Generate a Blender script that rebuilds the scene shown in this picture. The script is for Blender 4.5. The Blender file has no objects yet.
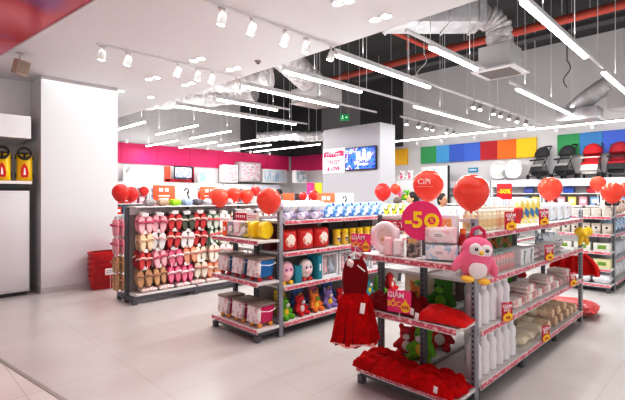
import bpy, bmesh, math, random
from mathutils import Vector, Matrix, Euler, noise

RND = random.Random(11)
scene = bpy.context.scene
COL = scene.collection
PI = math.pi
# ---------------------------------------------------------------- measuring
# World: +X runs down the shop to the back right, +Y to the back left, metres.
H, F, CX, HY, S2 = 1.58, 430.0, 312.5, 195.0, math.sqrt(2)


def at_depth(px, py, d):
    l = (px - CX) / F
    return Vector((d * (1 + l) / S2, d * (1 - l) / S2, H - (py - HY) / F * d))


def on_x(px, py, u):
    return at_depth(px, py, u * S2 / (1 + (px - CX) / F))


def on_y(px, py, v):
    return at_depth(px, py, v * S2 / (1 - (px - CX) / F))


def on_z(px, py, z):
    return at_depth(px, py, (H - z) * F / (py - HY))


ORD = ['first', 'second', 'third', 'fourth', 'fifth', 'sixth', 'seventh', 'eighth', 'ninth', 'tenth',
       'eleventh', 'twelfth', 'thirteenth', 'fourteenth', 'fifteenth', 'sixteenth']

# ---------------------------------------------------------------- materials
_mats = {}


def mat(name, col, rough=0.5, metal=0.0, emit=0.0, coat=0.0, var=0.06, vscale=9.0, bump=0.0, bscale=60.0,
        trans=0.0, alpha=1.0, translucent=0.0, sheen=0.0, spec=0.5):
    if name in _mats:
        return _mats[name]
    m = bpy.data.materials.new(name)
    m.use_nodes = True
    nt = m.node_tree
    b = nt.nodes['Principled BSDF']
    c = (*col, 1)
    b.inputs['Roughness'].default_value = rough
    b.inputs['Metallic'].default_value = metal
    b.inputs['Coat Weight'].default_value = coat
    b.inputs['Transmission Weight'].default_value = trans
    b.inputs['Alpha'].default_value = alpha
    b.inputs['Sheen Weight'].default_value = sheen
    b.inputs['Specular IOR Level'].default_value = spec
    tc = nt.nodes.new('ShaderNodeTexCoord')
    nz = nt.nodes.new('ShaderNodeTexNoise')
    nz.inputs['Scale'].default_value = vscale
    nz.inputs['Detail'].default_value = 3
    nt.links.new(tc.outputs['Object'], nz.inputs['Vector'])
    mx = nt.nodes.new('ShaderNodeMix')
    mx.data_type = 'RGBA'
    mx.inputs['A'].default_value = tuple(max(0, x * (1 - var)) for x in col) + (1,)
    mx.inputs['B'].default_value = tuple(min(1, x * (1 + var)) for x in col) + (1,)
    nt.links.new(nz.outputs['Fac'], mx.inputs['Factor'])
    nt.links.new(mx.outputs['Result'], b.inputs['Base Color'])
    if emit:
        b.inputs['Emission Color'].default_value = c
        b.inputs['Emission Strength'].default_value = emit
    if bump:
        n2 = nt.nodes.new('ShaderNodeTexNoise')
        n2.inputs['Scale'].default_value = bscale
        n2.inputs['Detail'].default_value = 4
        nt.links.new(tc.outputs['Object'], n2.inputs['Vector'])
        bp = nt.nodes.new('ShaderNodeBump')
        bp.inputs['Strength'].default_value = bump
        bp.inputs['Distance'].default_value = 0.02
        nt.links.new(n2.outputs['Fac'], bp.inputs['Height'])
        nt.links.new(bp.outputs['Normal'], b.inputs['Normal'])
    if translucent:
        tr = nt.nodes.new('ShaderNodeBsdfTranslucent')
        tr.inputs['Color'].default_value = c
        ms = nt.nodes.new('ShaderNodeMixShader')
        ms.inputs[0].default_value = translucent
        out = nt.nodes['Material Output']
        nt.links.new(b.outputs[0], ms.inputs[1])
        nt.links.new(tr.outputs[0], ms.inputs[2])
        nt.links.new(ms.outputs[0], out.inputs['Surface'])
    _mats[name] = m
    return m


def ramp_mat(name, cols, scale=8.0, rough=0.5, kind='noise', emit=0.0, bump=0.0, vec_scale=(1, 1, 1), detail=2.0,
             const=True):
    """several flat printed colours mixed by a procedural texture"""
    if name in _mats:
        return _mats[name]
    m = bpy.data.materials.new(name)
    m.use_nodes = True
    nt = m.node_tree
    b = nt.nodes['Principled BSDF']
    b.inputs['Roughness'].default_value = rough
    tc = nt.nodes.new('ShaderNodeTexCoord')
    mp = nt.nodes.new('ShaderNodeMapping')
    mp.inputs['Scale'].default_value = vec_scale
    nt.links.new(tc.outputs['Object'], mp.inputs['Vector'])
    if kind == 'noise':
        t = nt.nodes.new('ShaderNodeTexNoise')
        t.inputs['Detail'].default_value = detail
        fac = t.outputs['Fac']
        lo, hi = 0.32, 0.68
    elif kind == 'voronoi':
        t = nt.nodes.new('ShaderNodeTexVoronoi')
        sp = nt.nodes.new('ShaderNodeSeparateColor')
        nt.links.new(t.outputs['Color'], sp.inputs[0])
        fac = sp.outputs[0]
        lo, hi = 0.0, 1.0
    t.inputs['Scale'].default_value = scale
    nt.links.new(mp.outputs[0], t.inputs['Vector'])
    r = nt.nodes.new('ShaderNodeValToRGB')
    cr = r.color_ramp
    cr.interpolation = 'CONSTANT' if const else 'LINEAR'
    n = len(cols)
    for i, c in enumerate(cols):
        p = lo + (hi - lo) * (i / n if const else i / max(1, n - 1))
        if i == 0:
            cr.elements[0].position = 0.0
            cr.elements[0].color = (*c, 1)
        elif i == 1:
            cr.elements[1].position = p
            cr.elements[1].color = (*c, 1)
        else:
            e = cr.elements.new(p)
            e.color = (*c, 1)
    nt.links.new(fac, r.inputs[0])
    nt.links.new(r.outputs[0], b.inputs['Base Color'])
    if emit:
        nt.links.new(r.outputs[0], b.inputs['Emission Color'])
        b.inputs['Emission Strength'].default_value = emit
    if bump:
        bp = nt.nodes.new('ShaderNodeBump')
        bp.inputs['Strength'].default_value = bump
        bp.inputs['Distance'].default_value = 0.01
        nt.links.new(fac, bp.inputs['Height'])
        nt.links.new(bp.outputs[0], b.inputs['Normal'])
    _mats[name] = m
    return m


def floor_mat(name, c1, c2, tile, grout):
    m = bpy.data.materials.new(name)
    m.use_nodes = True
    nt = m.node_tree
    b = nt.nodes['Principled BSDF']
    tc = nt.nodes.new('ShaderNodeTexCoord')
    br = nt.nodes.new('ShaderNodeTexBrick')
    br.offset = 0.0
    br.inputs['Scale'].default_value = 1.0
    br.inputs['Brick Width'].default_value = tile
    br.inputs['Row Height'].default_value = tile
    br.inputs['Mortar Size'].default_value = 0.004
    br.inputs['Mortar Smooth'].default_value = 0.3
    br.inputs['Color1'].default_value = (*c1, 1)
    br.inputs['Color2'].default_value = (*c2, 1)
    br.inputs['Mortar'].default_value = (*grout, 1)
    nt.links.new(tc.outputs['Object'], br.inputs['Vector'])
    nz = nt.nodes.new('ShaderNodeTexNoise')
    nz.inputs['Scale'].default_value = 1.6
    nz.inputs['Detail'].default_value = 6
    nt.links.new(tc.outputs['Object'], nz.inputs['Vector'])
    mr = nt.nodes.new('ShaderNodeMapRange')
    mr.inputs['To Min'].default_value = 0.86
    mr.inputs['To Max'].default_value = 1.1
    nt.links.new(nz.outputs['Fac'], mr.inputs['Value'])
    mx = nt.nodes.new('ShaderNodeMix')
    mx.data_type = 'RGBA'
    mx.blend_type = 'MULTIPLY'
    mx.inputs['Factor'].default_value = 1
    nt.links.new(br.outputs['Color'], mx.inputs['A'])
    nt.links.new(mr.outputs[0], mx.inputs['B'])
    nt.links.new(mx.outputs['Result'], b.inputs['Base Color'])
    b.inputs['Roughness'].default_value = 0.3
    b.inputs['Specular IOR Level'].default_value = 0.45
    return m


WHITE = mat('white_paint', (0.80, 0.80, 0.815), 0.6, var=0.015, vscale=1.5)
WALLW = mat('wall_paint', (0.70, 0.69, 0.70), 0.65, var=0.02, vscale=0.8)
COLW = mat('column_paint', (0.66, 0.66, 0.675), 0.45, var=0.01, vscale=1)
BEIGE = mat('beige_wall', (0.62, 0.56, 0.50), 0.7, var=0.03)
BLACKC = mat('black_ceiling', (0.045, 0.041, 0.043), 0.8, var=0.3, vscale=2)
BLACKW = mat('black_wall', (0.05, 0.047, 0.05), 0.8, var=0.4, vscale=1.3)
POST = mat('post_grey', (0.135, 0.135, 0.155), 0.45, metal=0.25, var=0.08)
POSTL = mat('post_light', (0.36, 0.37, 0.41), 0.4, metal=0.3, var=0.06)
SLOT = mat('slot_dark', (0.02, 0.02, 0.022), 0.7)
SHELF = mat('shelf_white', (0.74, 0.73, 0.72), 0.45, var=0.03)
PANEL = mat('rack_panel', (0.42, 0.38, 0.38), 0.6, var=0.08)
STRIP = ramp_mat('price_strip', [(0.80, 0.40, 0.45), (0.58, 0.09, 0.15), (0.68, 0.16, 0.22), (0.85, 0.60, 0.62)], 22,
                 0.4, vec_scale=(1, 1, 1.6))
TUBE = mat('tube_glow', (1.0, 0.98, 0.97), 0.4, emit=9.0)
LAMP = mat('lamp_glow', (1.0, 0.98, 0.96), 0.4, emit=14.0)
RAIL = mat('rail_white', (0.75, 0.75, 0.76), 0.4, var=0.02)
CHROME = mat('satin_nickel', (0.62, 0.60, 0.58), 0.35, metal=0.6)
GALV = ramp_mat('galvanised', [(0.42, 0.42, 0.43), (0.58, 0.58, 0.60), (0.70, 0.70, 0.72)], 6, 0.32, const=False)
FOIL = ramp_mat('silver_foil', [(0.35, 0.33, 0.34), (0.62, 0.60, 0.61), (0.88, 0.86, 0.87)], 9, 0.28, const=False,
                bump=1.0, vec_scale=(1, 1, 1.5), detail=5)
REDPIPE = mat('red_pipe', (0.50, 0.075, 0.045), 0.5)
BLACK = mat('black_plastic', (0.012, 0.012, 0.014), 0.4)
BALLOON = mat('balloon_red', (0.80, 0.060, 0.05), 0.13, coat=0.4, translucent=0.33, var=0.03)
BALLOON2 = mat('balloon_coral', (0.86, 0.15, 0.09), 0.13, coat=0.4, translucent=0.4, var=0.03)
REDVEL = mat('dark_red_velvet', (0.24, 0.002, 0.006), 0.8, spec=.15, bump=0.5, bscale=40, var=0.25)
REDTUL = mat('red_tulle', (0.66, 0.004, 0.006), 0.85, spec=.12, bump=1.0, bscale=38, var=0.62, vscale=14,  # strong colour variation paints the dark of the folds into the tulle
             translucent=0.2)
REDSAT = mat('red_satin', (0.66, 0.005, 0.005), 0.45, spec=.25, bump=0.3, bscale=14, var=0.3, vscale=10)
MAG = mat('magenta_card', (0.78, 0.026, 0.21), 0.4, var=0.03)
MAGD = mat('crimson_card', (0.55, 0.012, 0.06), 0.4, var=0.03)
YEL = mat('yellow_print', (0.93, 0.66, 0.015), 0.45, var=0.03)
WPRINT = mat('white_print', (0.9, 0.88, 0.88), 0.5, var=0.01)
ORANGE = mat('orange_card', (0.88, 0.17, 0.07), 0.45, var=0.04)
INK = mat('black_ink', (0.015, 0.015, 0.015), 0.5)


# ---------------------------------------------------------------- mesh builder
class MB:
    def __init__(s):
        s.bm = bmesh.new()

    def _add(s, t, M=None, mi=0):
        if M is not None:
            t.transform(M)
        for f in t.faces:
            f.material_index = mi
        me = bpy.data.meshes.new('t')
        t.to_mesh(me)
        t.free()
        s.bm.from_mesh(me)
        bpy.data.meshes.remove(me)
        return s

    def box(s, c, size, bev=0.0, mi=0, rot=None, taper=None, seg=2):
        t = bmesh.new()
        bmesh.ops.create_cube(t, size=1)
        for v in t.verts:
            k = 1.0
            if taper and v.co.z < 0:
                k = taper
            v.co = Vector((v.co.x * size[0] * k, v.co.y * size[1] * k, v.co.z * size[2]))
        if bev:
            bmesh.ops.bevel(t, geom=t.edges[:], offset=bev, segments=seg, affect='EDGES', profile=0.5)
        M = Matrix.Translation(Vector(c))
        if rot:
            M = M @ Euler(rot).to_matrix().to_4x4()
        return s._add(t, M, mi)

    def ell(s, c, r, mi=0, rot=None, seg=20, rings=12):
        t = bmesh.new()
        bmesh.ops.create_uvsphere(t, u_segments=seg, v_segments=rings, radius=1)
        M = Matrix.Translation(Vector(c))
        if rot:
            M = M @ Euler(rot).to_matrix().to_4x4()
        if not hasattr(r, '__len__'):
            r = (r, r, r)
        M = M @ Matrix.Diagonal((*r, 1))
        return s._add(t, M, mi)

    def lathe(s, prof, seg=20, c=(0, 0, 0), mi=0, rot=None, sy=1.0, cap=True):
        t = bmesh.new()
        rings = []
        for r, z in prof:
            rings.append([t.verts.new((r * math.cos(2 * PI * k / seg), sy * r * math.sin(2 * PI * k / seg), z))
                          for k in range(seg)])
        for a, b in zip(rings, rings[1:]):
            for k in range(seg):
                t.faces.new((a[k], a[(k + 1) % seg], b[(k + 1) % seg], b[k]))
        if cap:
            if prof[0][0] > 1e-5:
                t.faces.new(rings[0][::-1])
            if prof[-1][0] > 1e-5:
                t.faces.new(rings[-1])
        bmesh.ops.remove_doubles(t, verts=t.verts[:], dist=1e-6)
        bmesh.ops.recalc_face_normals(t, faces=t.faces[:])
        M = Matrix.Translation(Vector(c))
        if rot:
            M = M @ Euler(rot).to_matrix().to_4x4()
        return s._add(t, M, mi)

    def tube(s, pts, r, seg=8, mi=0, closed=False):
        pts = [Vector(p) for p in pts]
        n = len(pts)
        rr = r if hasattr(r, '__len__') else [r] * n
        t = bmesh.new()
        rings = []
        prev = None
        for i, p in enumerate(pts):
            if closed:
                d = pts[(i + 1) % n] - pts[i - 1]
            else:
                d = pts[min(i + 1, n - 1)] - pts[max(i - 1, 0)]
            d.normalize()
            if prev is None:
                ref = Vector((0, 0, 1)) if abs(d.z) < 0.9 else Vector((1, 0, 0))
                a = d.cross(ref).normalized()
            else:
                a = (prev - d * prev.dot(d)).normalized()
            prev = a
            b = d.cross(a)
            rings.append([t.verts.new(p + (a * math.cos(2 * PI * k / seg) + b * math.sin(2 * PI * k / seg)) * rr[i])
                          for k in range(seg)])
        pairs = list(zip(rings, rings[1:]))
        if closed:
            pairs.append((rings[-1], rings[0]))
        for a, b in pairs:
            for k in range(seg):
                t.faces.new((a[k], a[(k + 1) % seg], b[(k + 1) % seg], b[k]))
        if not closed:
            t.faces.new(rings[0][::-1])
            t.faces.new(rings[-1])
        bmesh.ops.recalc_face_normals(t, faces=t.faces[:])
        return s._add(t, None, mi)

    def limb(s, p0, p1, r0, r1, seg=12):
        p0, p1 = Vector(p0), Vector(p1)
        s.ell(p0, r0, seg=seg, rings=8)
        s.ell(p1, r1, seg=seg, rings=8)
        return s.tube([p0, p1], [r0, r1], seg)

    def prism(s, poly, y0, y1, mi=0, bev=0.0, M=None):
        """polygon in XZ given counter-clockwise seen from -Y, extruded along Y"""
        t = bmesh.new()
        a = [t.verts.new((x, y0, z)) for x, z in poly]
        b = [t.verts.new((x, y1, z)) for x, z in poly]
        t.faces.new(a)
        t.faces.new(b[::-1])
        n = len(poly)
        for k in range(n):
            t.faces.new((a[k], b[k], b[(k + 1) % n], a[(k + 1) % n]))
        bmesh.ops.recalc_face_normals(t, faces=t.faces[:])
        if bev:
            bmesh.ops.bevel(t, geom=t.edges[:], offset=bev, segments=1, affect='EDGES')
        return s._add(t, M, mi)

    def cushion(s, c, size, mi=0, n=14, p=4.0, rot=None, seed=0, wob=0.0):
        """soft pillow pack"""
        t = bmesh.new()
        w, d, h = size
        top, bot = {}, {}
        for i in range(n + 1):
            for j in range(n + 1):
                a, b = -1 + 2 * i / n, -1 + 2 * j / n
                k = max(0.0, (1 - abs(a) ** p) * (1 - abs(b) ** p)) ** 0.6
                q = wob * noise.noise(Vector((a * 2.2 + seed, b * 2.2, seed * 1.7))) if wob else 0
                edge = i in (0, n) or j in (0, n)
                z = h / 2 * (k + q * k)
                top[i, j] = t.verts.new((a * w / 2, b * d / 2, z))
                bot[i, j] = top[i, j] if edge else t.verts.new((a * w / 2, b * d / 2, -h / 2 * k))
        for i in range(n):
            for j in range(n):
                t.faces.new((top[i, j], top[i + 1, j], top[i + 1, j + 1], top[i, j + 1]))
                q = (bot[i, j + 1], bot[i + 1, j + 1], bot[i + 1, j], bot[i, j])
                try:
                    t.faces.new(q)
                except ValueError:
                    pass
        M = Matrix.Translation(Vector(c))
        if rot:
            M = M @ Euler(rot).to_matrix().to_4x4()
        return s._add(t, M, mi)

    def build(s, name, m, parent=None, loc=None, rot=None, smooth=35):
        me = bpy.data.meshes.new(name)
        s.bm.to_mesh(me)
        s.bm.free()
        ms = m if isinstance(m, (list, tuple)) else [m]
        for x in ms:
            me.materials.append(x)
        if smooth:
            for p in me.polygons:
                p.use_smooth = True
            me.set_sharp_from_angle(angle=math.radians(smooth))
        o = bpy.data.objects.new(name, me)
        COL.objects.link(o)
        if parent is not None:
            o.parent = parent
        if loc is not None:
            o.location = loc
        if rot is not None:
            o.rotation_euler = rot
        return o


def remesh(o, voxel, smooth=2):
    md = o.modifiers.new('r', 'REMESH')
    md.mode = 'VOXEL'
    md.voxel_size = voxel
    md.use_smooth_shade = True
    if smooth:
        sm = o.modifiers.new('s', 'SMOOTH')
        sm.iterations = smooth
        sm.factor = 0.5
    bpy.context.view_layer.update()
    dg = bpy.context.evaluated_depsgraph_get()
    me = bpy.data.meshes.new_from_object(o.evaluated_get(dg))
    old = o.data
    mats = [m for m in old.materials]
    o.modifiers.clear()
    o.data = me
    me.materials.clear()
    for m in mats:
        me.materials.append(m)
    for p in me.polygons:
        p.use_smooth = True
        p.material_index = 0
    return o


def empty(name, loc=(0, 0, 0), rz=0.0):
    o = bpy.data.objects.new(name, None)
    o.empty_display_size = 0.05
    COL.objects.link(o)
    o.location = loc
    o.rotation_euler = (0, 0, rz)
    return o


def tag(o, label, cat, group=None, kind=None):
    o['label'] = label
    o['category'] = cat
    if group:
        o['group'] = group
    if kind:
        o['kind'] = kind
    return o


def struct(o):
    o['kind'] = 'structure'
    return o


def dup(root, parts):
    r = root.copy()
    COL.objects.link(r)
    for ch in parts:
        c = ch.copy()
        COL.objects.link(c)
        c.parent = r
        for g in list(ch.children):
            d = g.copy()
            COL.objects.link(d)
            d.parent = c
    return r


_protos, _parts, _used = {}, {}, set()


def put(key, builder, loc, rz, label, cat, group=None, tilt=(0, 0), s=None):
    """first use places the built thing itself, later uses copy it and its parts"""
    if key not in _protos:
        _protos[key] = builder()
        _parts[key] = list(_protos[key].children)
    p = _protos[key]
    o = p if key not in _used else dup(p, _parts[key])
    _used.add(key)
    o.location = loc
    o.rotation_euler = (tilt[0], tilt[1], rz)
    if s is not None:
        o.scale = (s, s, s) if not hasattr(s, '__len__') else s
    for k in ('label', 'category', 'group'):
        if k in o:
            del o[k]
    tag(o, label, cat, group)
    return o


def text(name, body, size, m, parent, loc, extrude=0.002, rot=(0, 0, 0), bold=0.0, sx=1.0):
    cu = bpy.data.curves.new('txt', 'FONT')
    cu.body = body
    cu.size = size
    cu.align_x = 'CENTER'
    cu.align_y = 'CENTER'
    cu.extrude = extrude
    cu.offset = bold
    cu.resolution_u = 3
    o = bpy.data.objects.new('txt', cu)
    COL.objects.link(o)
    bpy.context.view_layer.update()
    dg = bpy.context.evaluated_depsgraph_get()
    me = bpy.data.meshes.new_from_object(o.evaluated_get(dg))
    bpy.data.objects.remove(o)
    me.transform(Matrix.Rotation(PI / 2, 4, 'X') @ Matrix.Diagonal((sx, 1, 1, 1)))
    me.materials.clear()
    me.materials.append(m)
    me.name = name
    t = bpy.data.objects.new(name, me)
    COL.objects.link(t)
    t.parent = parent
    t.location = loc
    t.rotation_euler = rot
    return t


def facing(u, v):
    """turn that points a thing's front (-Y) at the place the camera stands"""
    return math.atan2(-u, v)


RZ_END = -PI / 2     # front towards -X (rack ends)

# ================================================================ SETTING
UW, VW, ZC = 14.5, 16.0, 6.2

FLOORM = floor_mat('polished_floor', (0.545, 0.54, 0.525), (0.53, 0.525, 0.51), 0.8, (0.47, 0.45, 0.425))
FLOORM2 = floor_mat('mall_floor', (0.66, 0.64, 0.615), (0.645, 0.625, 0.60), 0.8, (0.5, 0.48, 0.45))


def slab(name, poly, z0, z1, m):
    t = bmesh.new()
    a = [t.verts.new((x, y, z0)) for x, y in poly]
    b = [t.verts.new((x, y, z1)) for x, y in poly]
    t.faces.new(a[::-1])
    t.faces.new(b)
    n = len(poly)
    for k in range(n):
        t.faces.new((a[k], a[(k + 1) % n], b[(k + 1) % n], b[k]))
    bmesh.ops.recalc_face_normals(t, faces=t.faces[:])
    mb = MB()
    mb._add(t)
    return struct(mb.build(name, m, smooth=0))


def line_u(v):                     # storefront threshold on the floor
    return 0.967 - 0.145 * (v - 3.72)


slab('floor', [(line_u(-5), -5), (UW + .2, -5), (UW + .2, VW + .2), (line_u(VW + .2), VW + .2)], -0.1, 0.0, FLOORM)
slab('floor_entrance', [(-6, -5), (line_u(-5), -5), (line_u(VW + .2), VW + .2), (-6, VW + .2)], -0.1, 0.0, FLOORM2)
slab('trim_threshold', [(line_u(-5), -5), (line_u(-5) + .035, -5), (line_u(VW) + .035, VW), (line_u(VW), VW)], 0.0,
     0.003, mat('threshold_metal', (0.42, 0.40, 0.38), 0.4, metal=0.5))


def edge_u(v):                     # edge of the storefront soffit
    return 1.49 - 0.121 * (v - 4.49)


slab('ceiling_soffit', [(edge_u(-5), -5), (4.15, -5), (4.15, VW), (edge_u(VW), VW)], 3.5, 3.9, WHITE)


def pink_mat():
    m = bpy.data.materials.new('pink_ceiling_print')
    m.use_nodes = True
    nt = m.node_tree
    b = nt.nodes['Principled BSDF']
    tc = nt.nodes.new('ShaderNodeTexCoord')
    n = nt.nodes.new('ShaderNodeTexNoise')
    n.inputs['Scale'].default_value = 0.55
    n.inputs['Detail'].default_value = 1.0
    n.inputs['Distortion'].default_value = 0.6
    nt.links.new(tc.outputs['Object'], n.inputs['Vector'])
    r = nt.nodes.new('ShaderNodeValToRGB')
    e = r.color_ramp.elements
    e[0].position = 0.34
    e[0].color = (0.36, 0.06, 0.24, 1)
    e[1].position = 0.66
    e[1].color = (0.78, 0.24, 0.33, 1)
    x = e.new(0.45)
    x.color = (0.62, 0.05, 0.08, 1)
    x = e.new(0.55)
    x.color = (0.72, 0.13, 0.17, 1)
    nt.links.new(n.outputs['Fac'], r.inputs[0])
    nt.links.new(r.outputs[0], b.inputs['Base Color'])
    b.inputs['Roughness'].default_value = 0.18
    return m


slab('ceiling_storefront', [(-6, -5), (edge_u(-5), -5), (edge_u(VW), VW), (-6, VW)], 3.52, 3.9, pink_mat())
slab('ceiling', [(4.15, -5), (UW + .2, -5), (UW + .2, VW + .2), (4.15, VW + .2)], ZC, ZC + 0.1, BLACKC)

# back walls; the upper corner is left black
V_BLK, U_BLK = 9.45, 11.4


def wallbox(name, x0, x1, y0, y1, z0, z1, m):
    mb = MB()
    mb.box(((x0 + x1) / 2, (y0 + y1) / 2, (z0 + z1) / 2), (x1 - x0, y1 - y0, z1 - z0))
    return struct(mb.build(name, m, smooth=0))


wallbox('wall_back_right', UW, UW + .2, -5, VW, 0, 3.5, WALLW)
wallbox('wall_back_right_upper', UW, UW + .2, -5, V_BLK, 3.5, ZC, WALLW)
wallbox('wall_back_right_black', UW, UW + .2, V_BLK, 11.6, 3.5, ZC, BLACKW)
GREYW = mat('grey_wall', (0.26, 0.255, 0.265), 0.7, var=0.12, vscale=0.9)
wallbox('wall_back_right_grey', UW, UW + .2, 11.6, 13.9, 3.5, ZC, GREYW)
wallbox('wall_back_right_corner', UW, UW + .2, 13.9, VW, 3.5, ZC, BLACKW)
wallbox('wall_back_left', -6, UW, VW, VW + .2, 0, 3.5, WALLW)
wallbox('wall_back_left_upper', -6, U_BLK, VW, VW + .2, 3.5, ZC, WALLW)
wallbox('wall_back_left_black', U_BLK, UW, VW, VW + .2, 3.5, ZC, BLACKW)
wallbox('wall_above_soffit', 4.0, 4.15, -5, VW, 3.9, ZC, BLACKW)

# big white column
wallbox('wall_column', 1.79, 2.98, 7.92, 9.1, 0, 3.5, COLW)
wallbox('baseboard_column', 1.785, 2.985, 7.915, 9.105, 0, 0.09, mat('skirting', (0.55, 0.54, 0.54), 0.5))
# wall and canopy beside the column
wallbox('wall_left', -6, 1.79, 9.1, 9.25, 0, 2.6, BEIGE)
wallbox('wall_left_upper', -6, 1.79, 8.6, 9.25, 2.82, 3.5, WHITE)
wallbox('wall_left_canopy', -4, 1.66, 7.95, 9.1, 2.47, 2.82, WHITE)

# free-standing grey pillar block with the screen
PX0, PX1, PY0, PY1 = 8.0, 8.6, 5.83, 7.62
PILM = mat('pillar_grey', (0.43, 0.43, 0.46), 0.4, var=0.02, vscale=1)
wallbox('wall_pillar', PX0, PX1, PY0, PY1, 0, 3.24, PILM)

# colour bands on the back walls (painted boards)
def rain_v(px):
    l = (px - CX) / F
    return UW * (1 - l) / (1 + l)


BANDS = [('yellow', (0.90, 0.55, 0.01), 386, 408), ('green', (0.05, 0.38, 0.13), 421.5, 437),
         ('sky blue', (0.10, 0.40, 0.68), 437, 450), ('royal blue', (0.06, 0.16, 0.58), 450, 465),
         ('blue', (0.08, 0.20, 0.66), 465, 481), ('red', (0.52, 0.015, 0.03), 481, 498),
         ('orange', (0.90, 0.22, 0.015), 498, 517), ('yellow', (0.92, 0.60, 0.01), 517, 537),
         ('green', (0.04, 0.36, 0.13), 558, 580), ('sky blue', (0.06, 0.28, 0.56), 580, 603),
         ('blue', (0.07, 0.17, 0.60), 603, 640)]
for i, (cn, c, a, b) in enumerate(BANDS):
    va, vb = rain_v(a), rain_v(b)
    mb = MB()
    mb.box((UW - .03, (va + vb) / 2, 3.08), (0.06, abs(va - vb) - .004, 0.62))
    o = mb.build('wall_band', mat('band_' + cn.replace(' ', '_') + str(i), c, 0.45, var=0.05))
    o['kind'] = 'structure'
PINKB = mat('pink_band', (0.66, 0.022, 0.165), 0.5, var=0.12, vscale=0.8)
for k in range(8):
    x0, x1 = 3.4 + k * 1.36, 3.4 + (k + 1) * 1.36
    mb = MB()
    mb.box(((x0 + x1) / 2, VW - .03, 3.12), (x1 - x0 - .012, 0.06, 0.74))
    struct(mb.build('wall_pink_band', PINKB))
for k in range(3):
    y1 = VW - .06 - k * 1.3
    mb = MB()
    mb.box((UW - .03, y1 - .65, 3.12), (0.06, 1.288, 0.74))
    struct(mb.build('wall_pink_band', PINKB))

# ================================================================ CEILING FITTINGS
RZ = 3.45


def wires(parent, pts, ztop=ZC):
    for p in pts:
        mb = MB()
        mb.tube([(p[0], p[1], p[2] + .015), (p[0], p[1], ztop)], 0.006, 6)
        w = mb.build('suspension_wire', RAIL)
        w.parent = parent


def rail(axis, fixed, a, b, label, hang=True, z=RZ, wire_step=1.15):
    mid = (a + b) / 2
    loc = (mid, fixed, z) if axis == 'x' else (fixed, mid, z)
    o = empty('lighting_rail', loc)
    tag(o, label, 'lighting rail', 'lighting rails')
    mb = MB()
    L = b - a
    mb.box((0, 0, 0), (L, .035, .04) if axis == 'x' else (.035, L, .04), 0.004)
    mb.build('channel', RAIL, o)
    if hang:
        n = max(2, int(L / wire_step))
        ps = []
        for k in range(n):
            q = -L / 2 + L * (k + .5) / n
            ps.append((q, 0, 0.01) if axis == 'x' else (0, q, 0.01))
        wires(o, ps, ZC - z)
    return o


def lamp_tube(axis, fixed, a, b, label, z=RZ, power=18):
    mid = (a + b) / 2
    L = b - a
    loc = (mid, fixed, z - .06) if axis == 'x' else (fixed, mid, z - .06)
    o = empty('linear_lamp', loc, 0 if axis == 'x' else PI / 2)
    tag(o, label, 'linear lamp', 'linear lamps')
    mb = MB()
    mb.box((0, 0, .02), (L, .07, .035), 0.005)
    mb.build('mount_housing', RAIL, o)
    mb = MB()
    mb.box((0, 0, -.012), (L - .03, .055, .03), 0.01)
    mb.build('diffuser', TUBE, o)
    if axis == 'y':
        wires(o, [(-L / 2 + .2, 0, .02), (L / 2 - .2, 0, .02)], ZC - z + .06)
    ld = bpy.data.lights.new('linear_lamp_light', 'AREA')
    ld.shape = 'RECTANGLE'
    ld.size = L
    ld.size_y = 0.08
    ld.energy = power * L
    ld.color = (1, 0.98, 0.965)
    l2 = ld.copy()
    l2.energy = (3.6 if axis == 'y' else 2.2) * L
    up = bpy.data.objects.new('added_upward_fill', l2)  # extra upward fill, added to brighten the upper walls and ceiling
    COL.objects.link(up)
    up.parent = o
    up.location = (0, 0, .16)
    up.rotation_euler = (PI, 0, 0)
    lo = bpy.data.objects.new('linear_lamp_light', ld)
    COL.objects.link(lo)
    lo.parent = o
    lo.location = (0, 0, -.05)
    return o


LINES = [  # y, rail from/to, bright pieces
    (1.45, 4.2, 12.5, [(4.2, 6.52), (7.49, 9.85)]),
    (2.70, 4.2, 6.35, [(4.73, 6.05)]),
    (2.72, 7.3, 11.7, [(7.63, 11.5)]),
    (3.71, 4.12, 12.2, [(4.14, 6.5)]),
    (4.73, 4.12, 12.0, [(4.12, 5.95), (7.65, 11.4)]),
    (5.85, 4.2, 7.9, [(4.2, 6.6)]),
    (5.75, 8.7, 11.4, []),
    (7.00, 4.4, 6.3, [(4.45, 5.95)]),
    (8.10, 4.2, 7.9, [(4.2, 7.5)]),
]
rown = 0
for y, a, b, br in LINES:
    rown += 1
    rail('x', y, a, b, f'thin white rail hung on wires, {ORD[rown-1]} counting from the bare back right wall')
    for j, (p, q) in enumerate(br):
        w = 'start' if j == 0 else 'far half'
        lamp_tube('x', y, p, q, f'bright linear lamp at the {w} of the {ORD[rown-1]} hanging rail')
for k, (x, a, b) in enumerate([(4.57, 10.4, 12.4), (5.76, 9.94, 12.35), (6.95, 10.2, 12.5), (8.7, 9.4, 13.6),
                               (6.9, 13.2, 15.6), (8.0, 12.6, 15.2), (9.9, 12.0, 15.0), (11.0, 10.6, 14.5)]):
    lamp_tube('y', x, a, b, f'bright crosswise lamp above the pink band, {ORD[k]} from the white column', power=13)
lamp_tube('y', 12.6, 0.5, 4.2, 'long bright crosswise lamp above the strollers', power=13)
lamp_tube('y', 12.2, 3.9, 8.6, 'long bright crosswise lamp before the colour bands', power=13)


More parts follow.
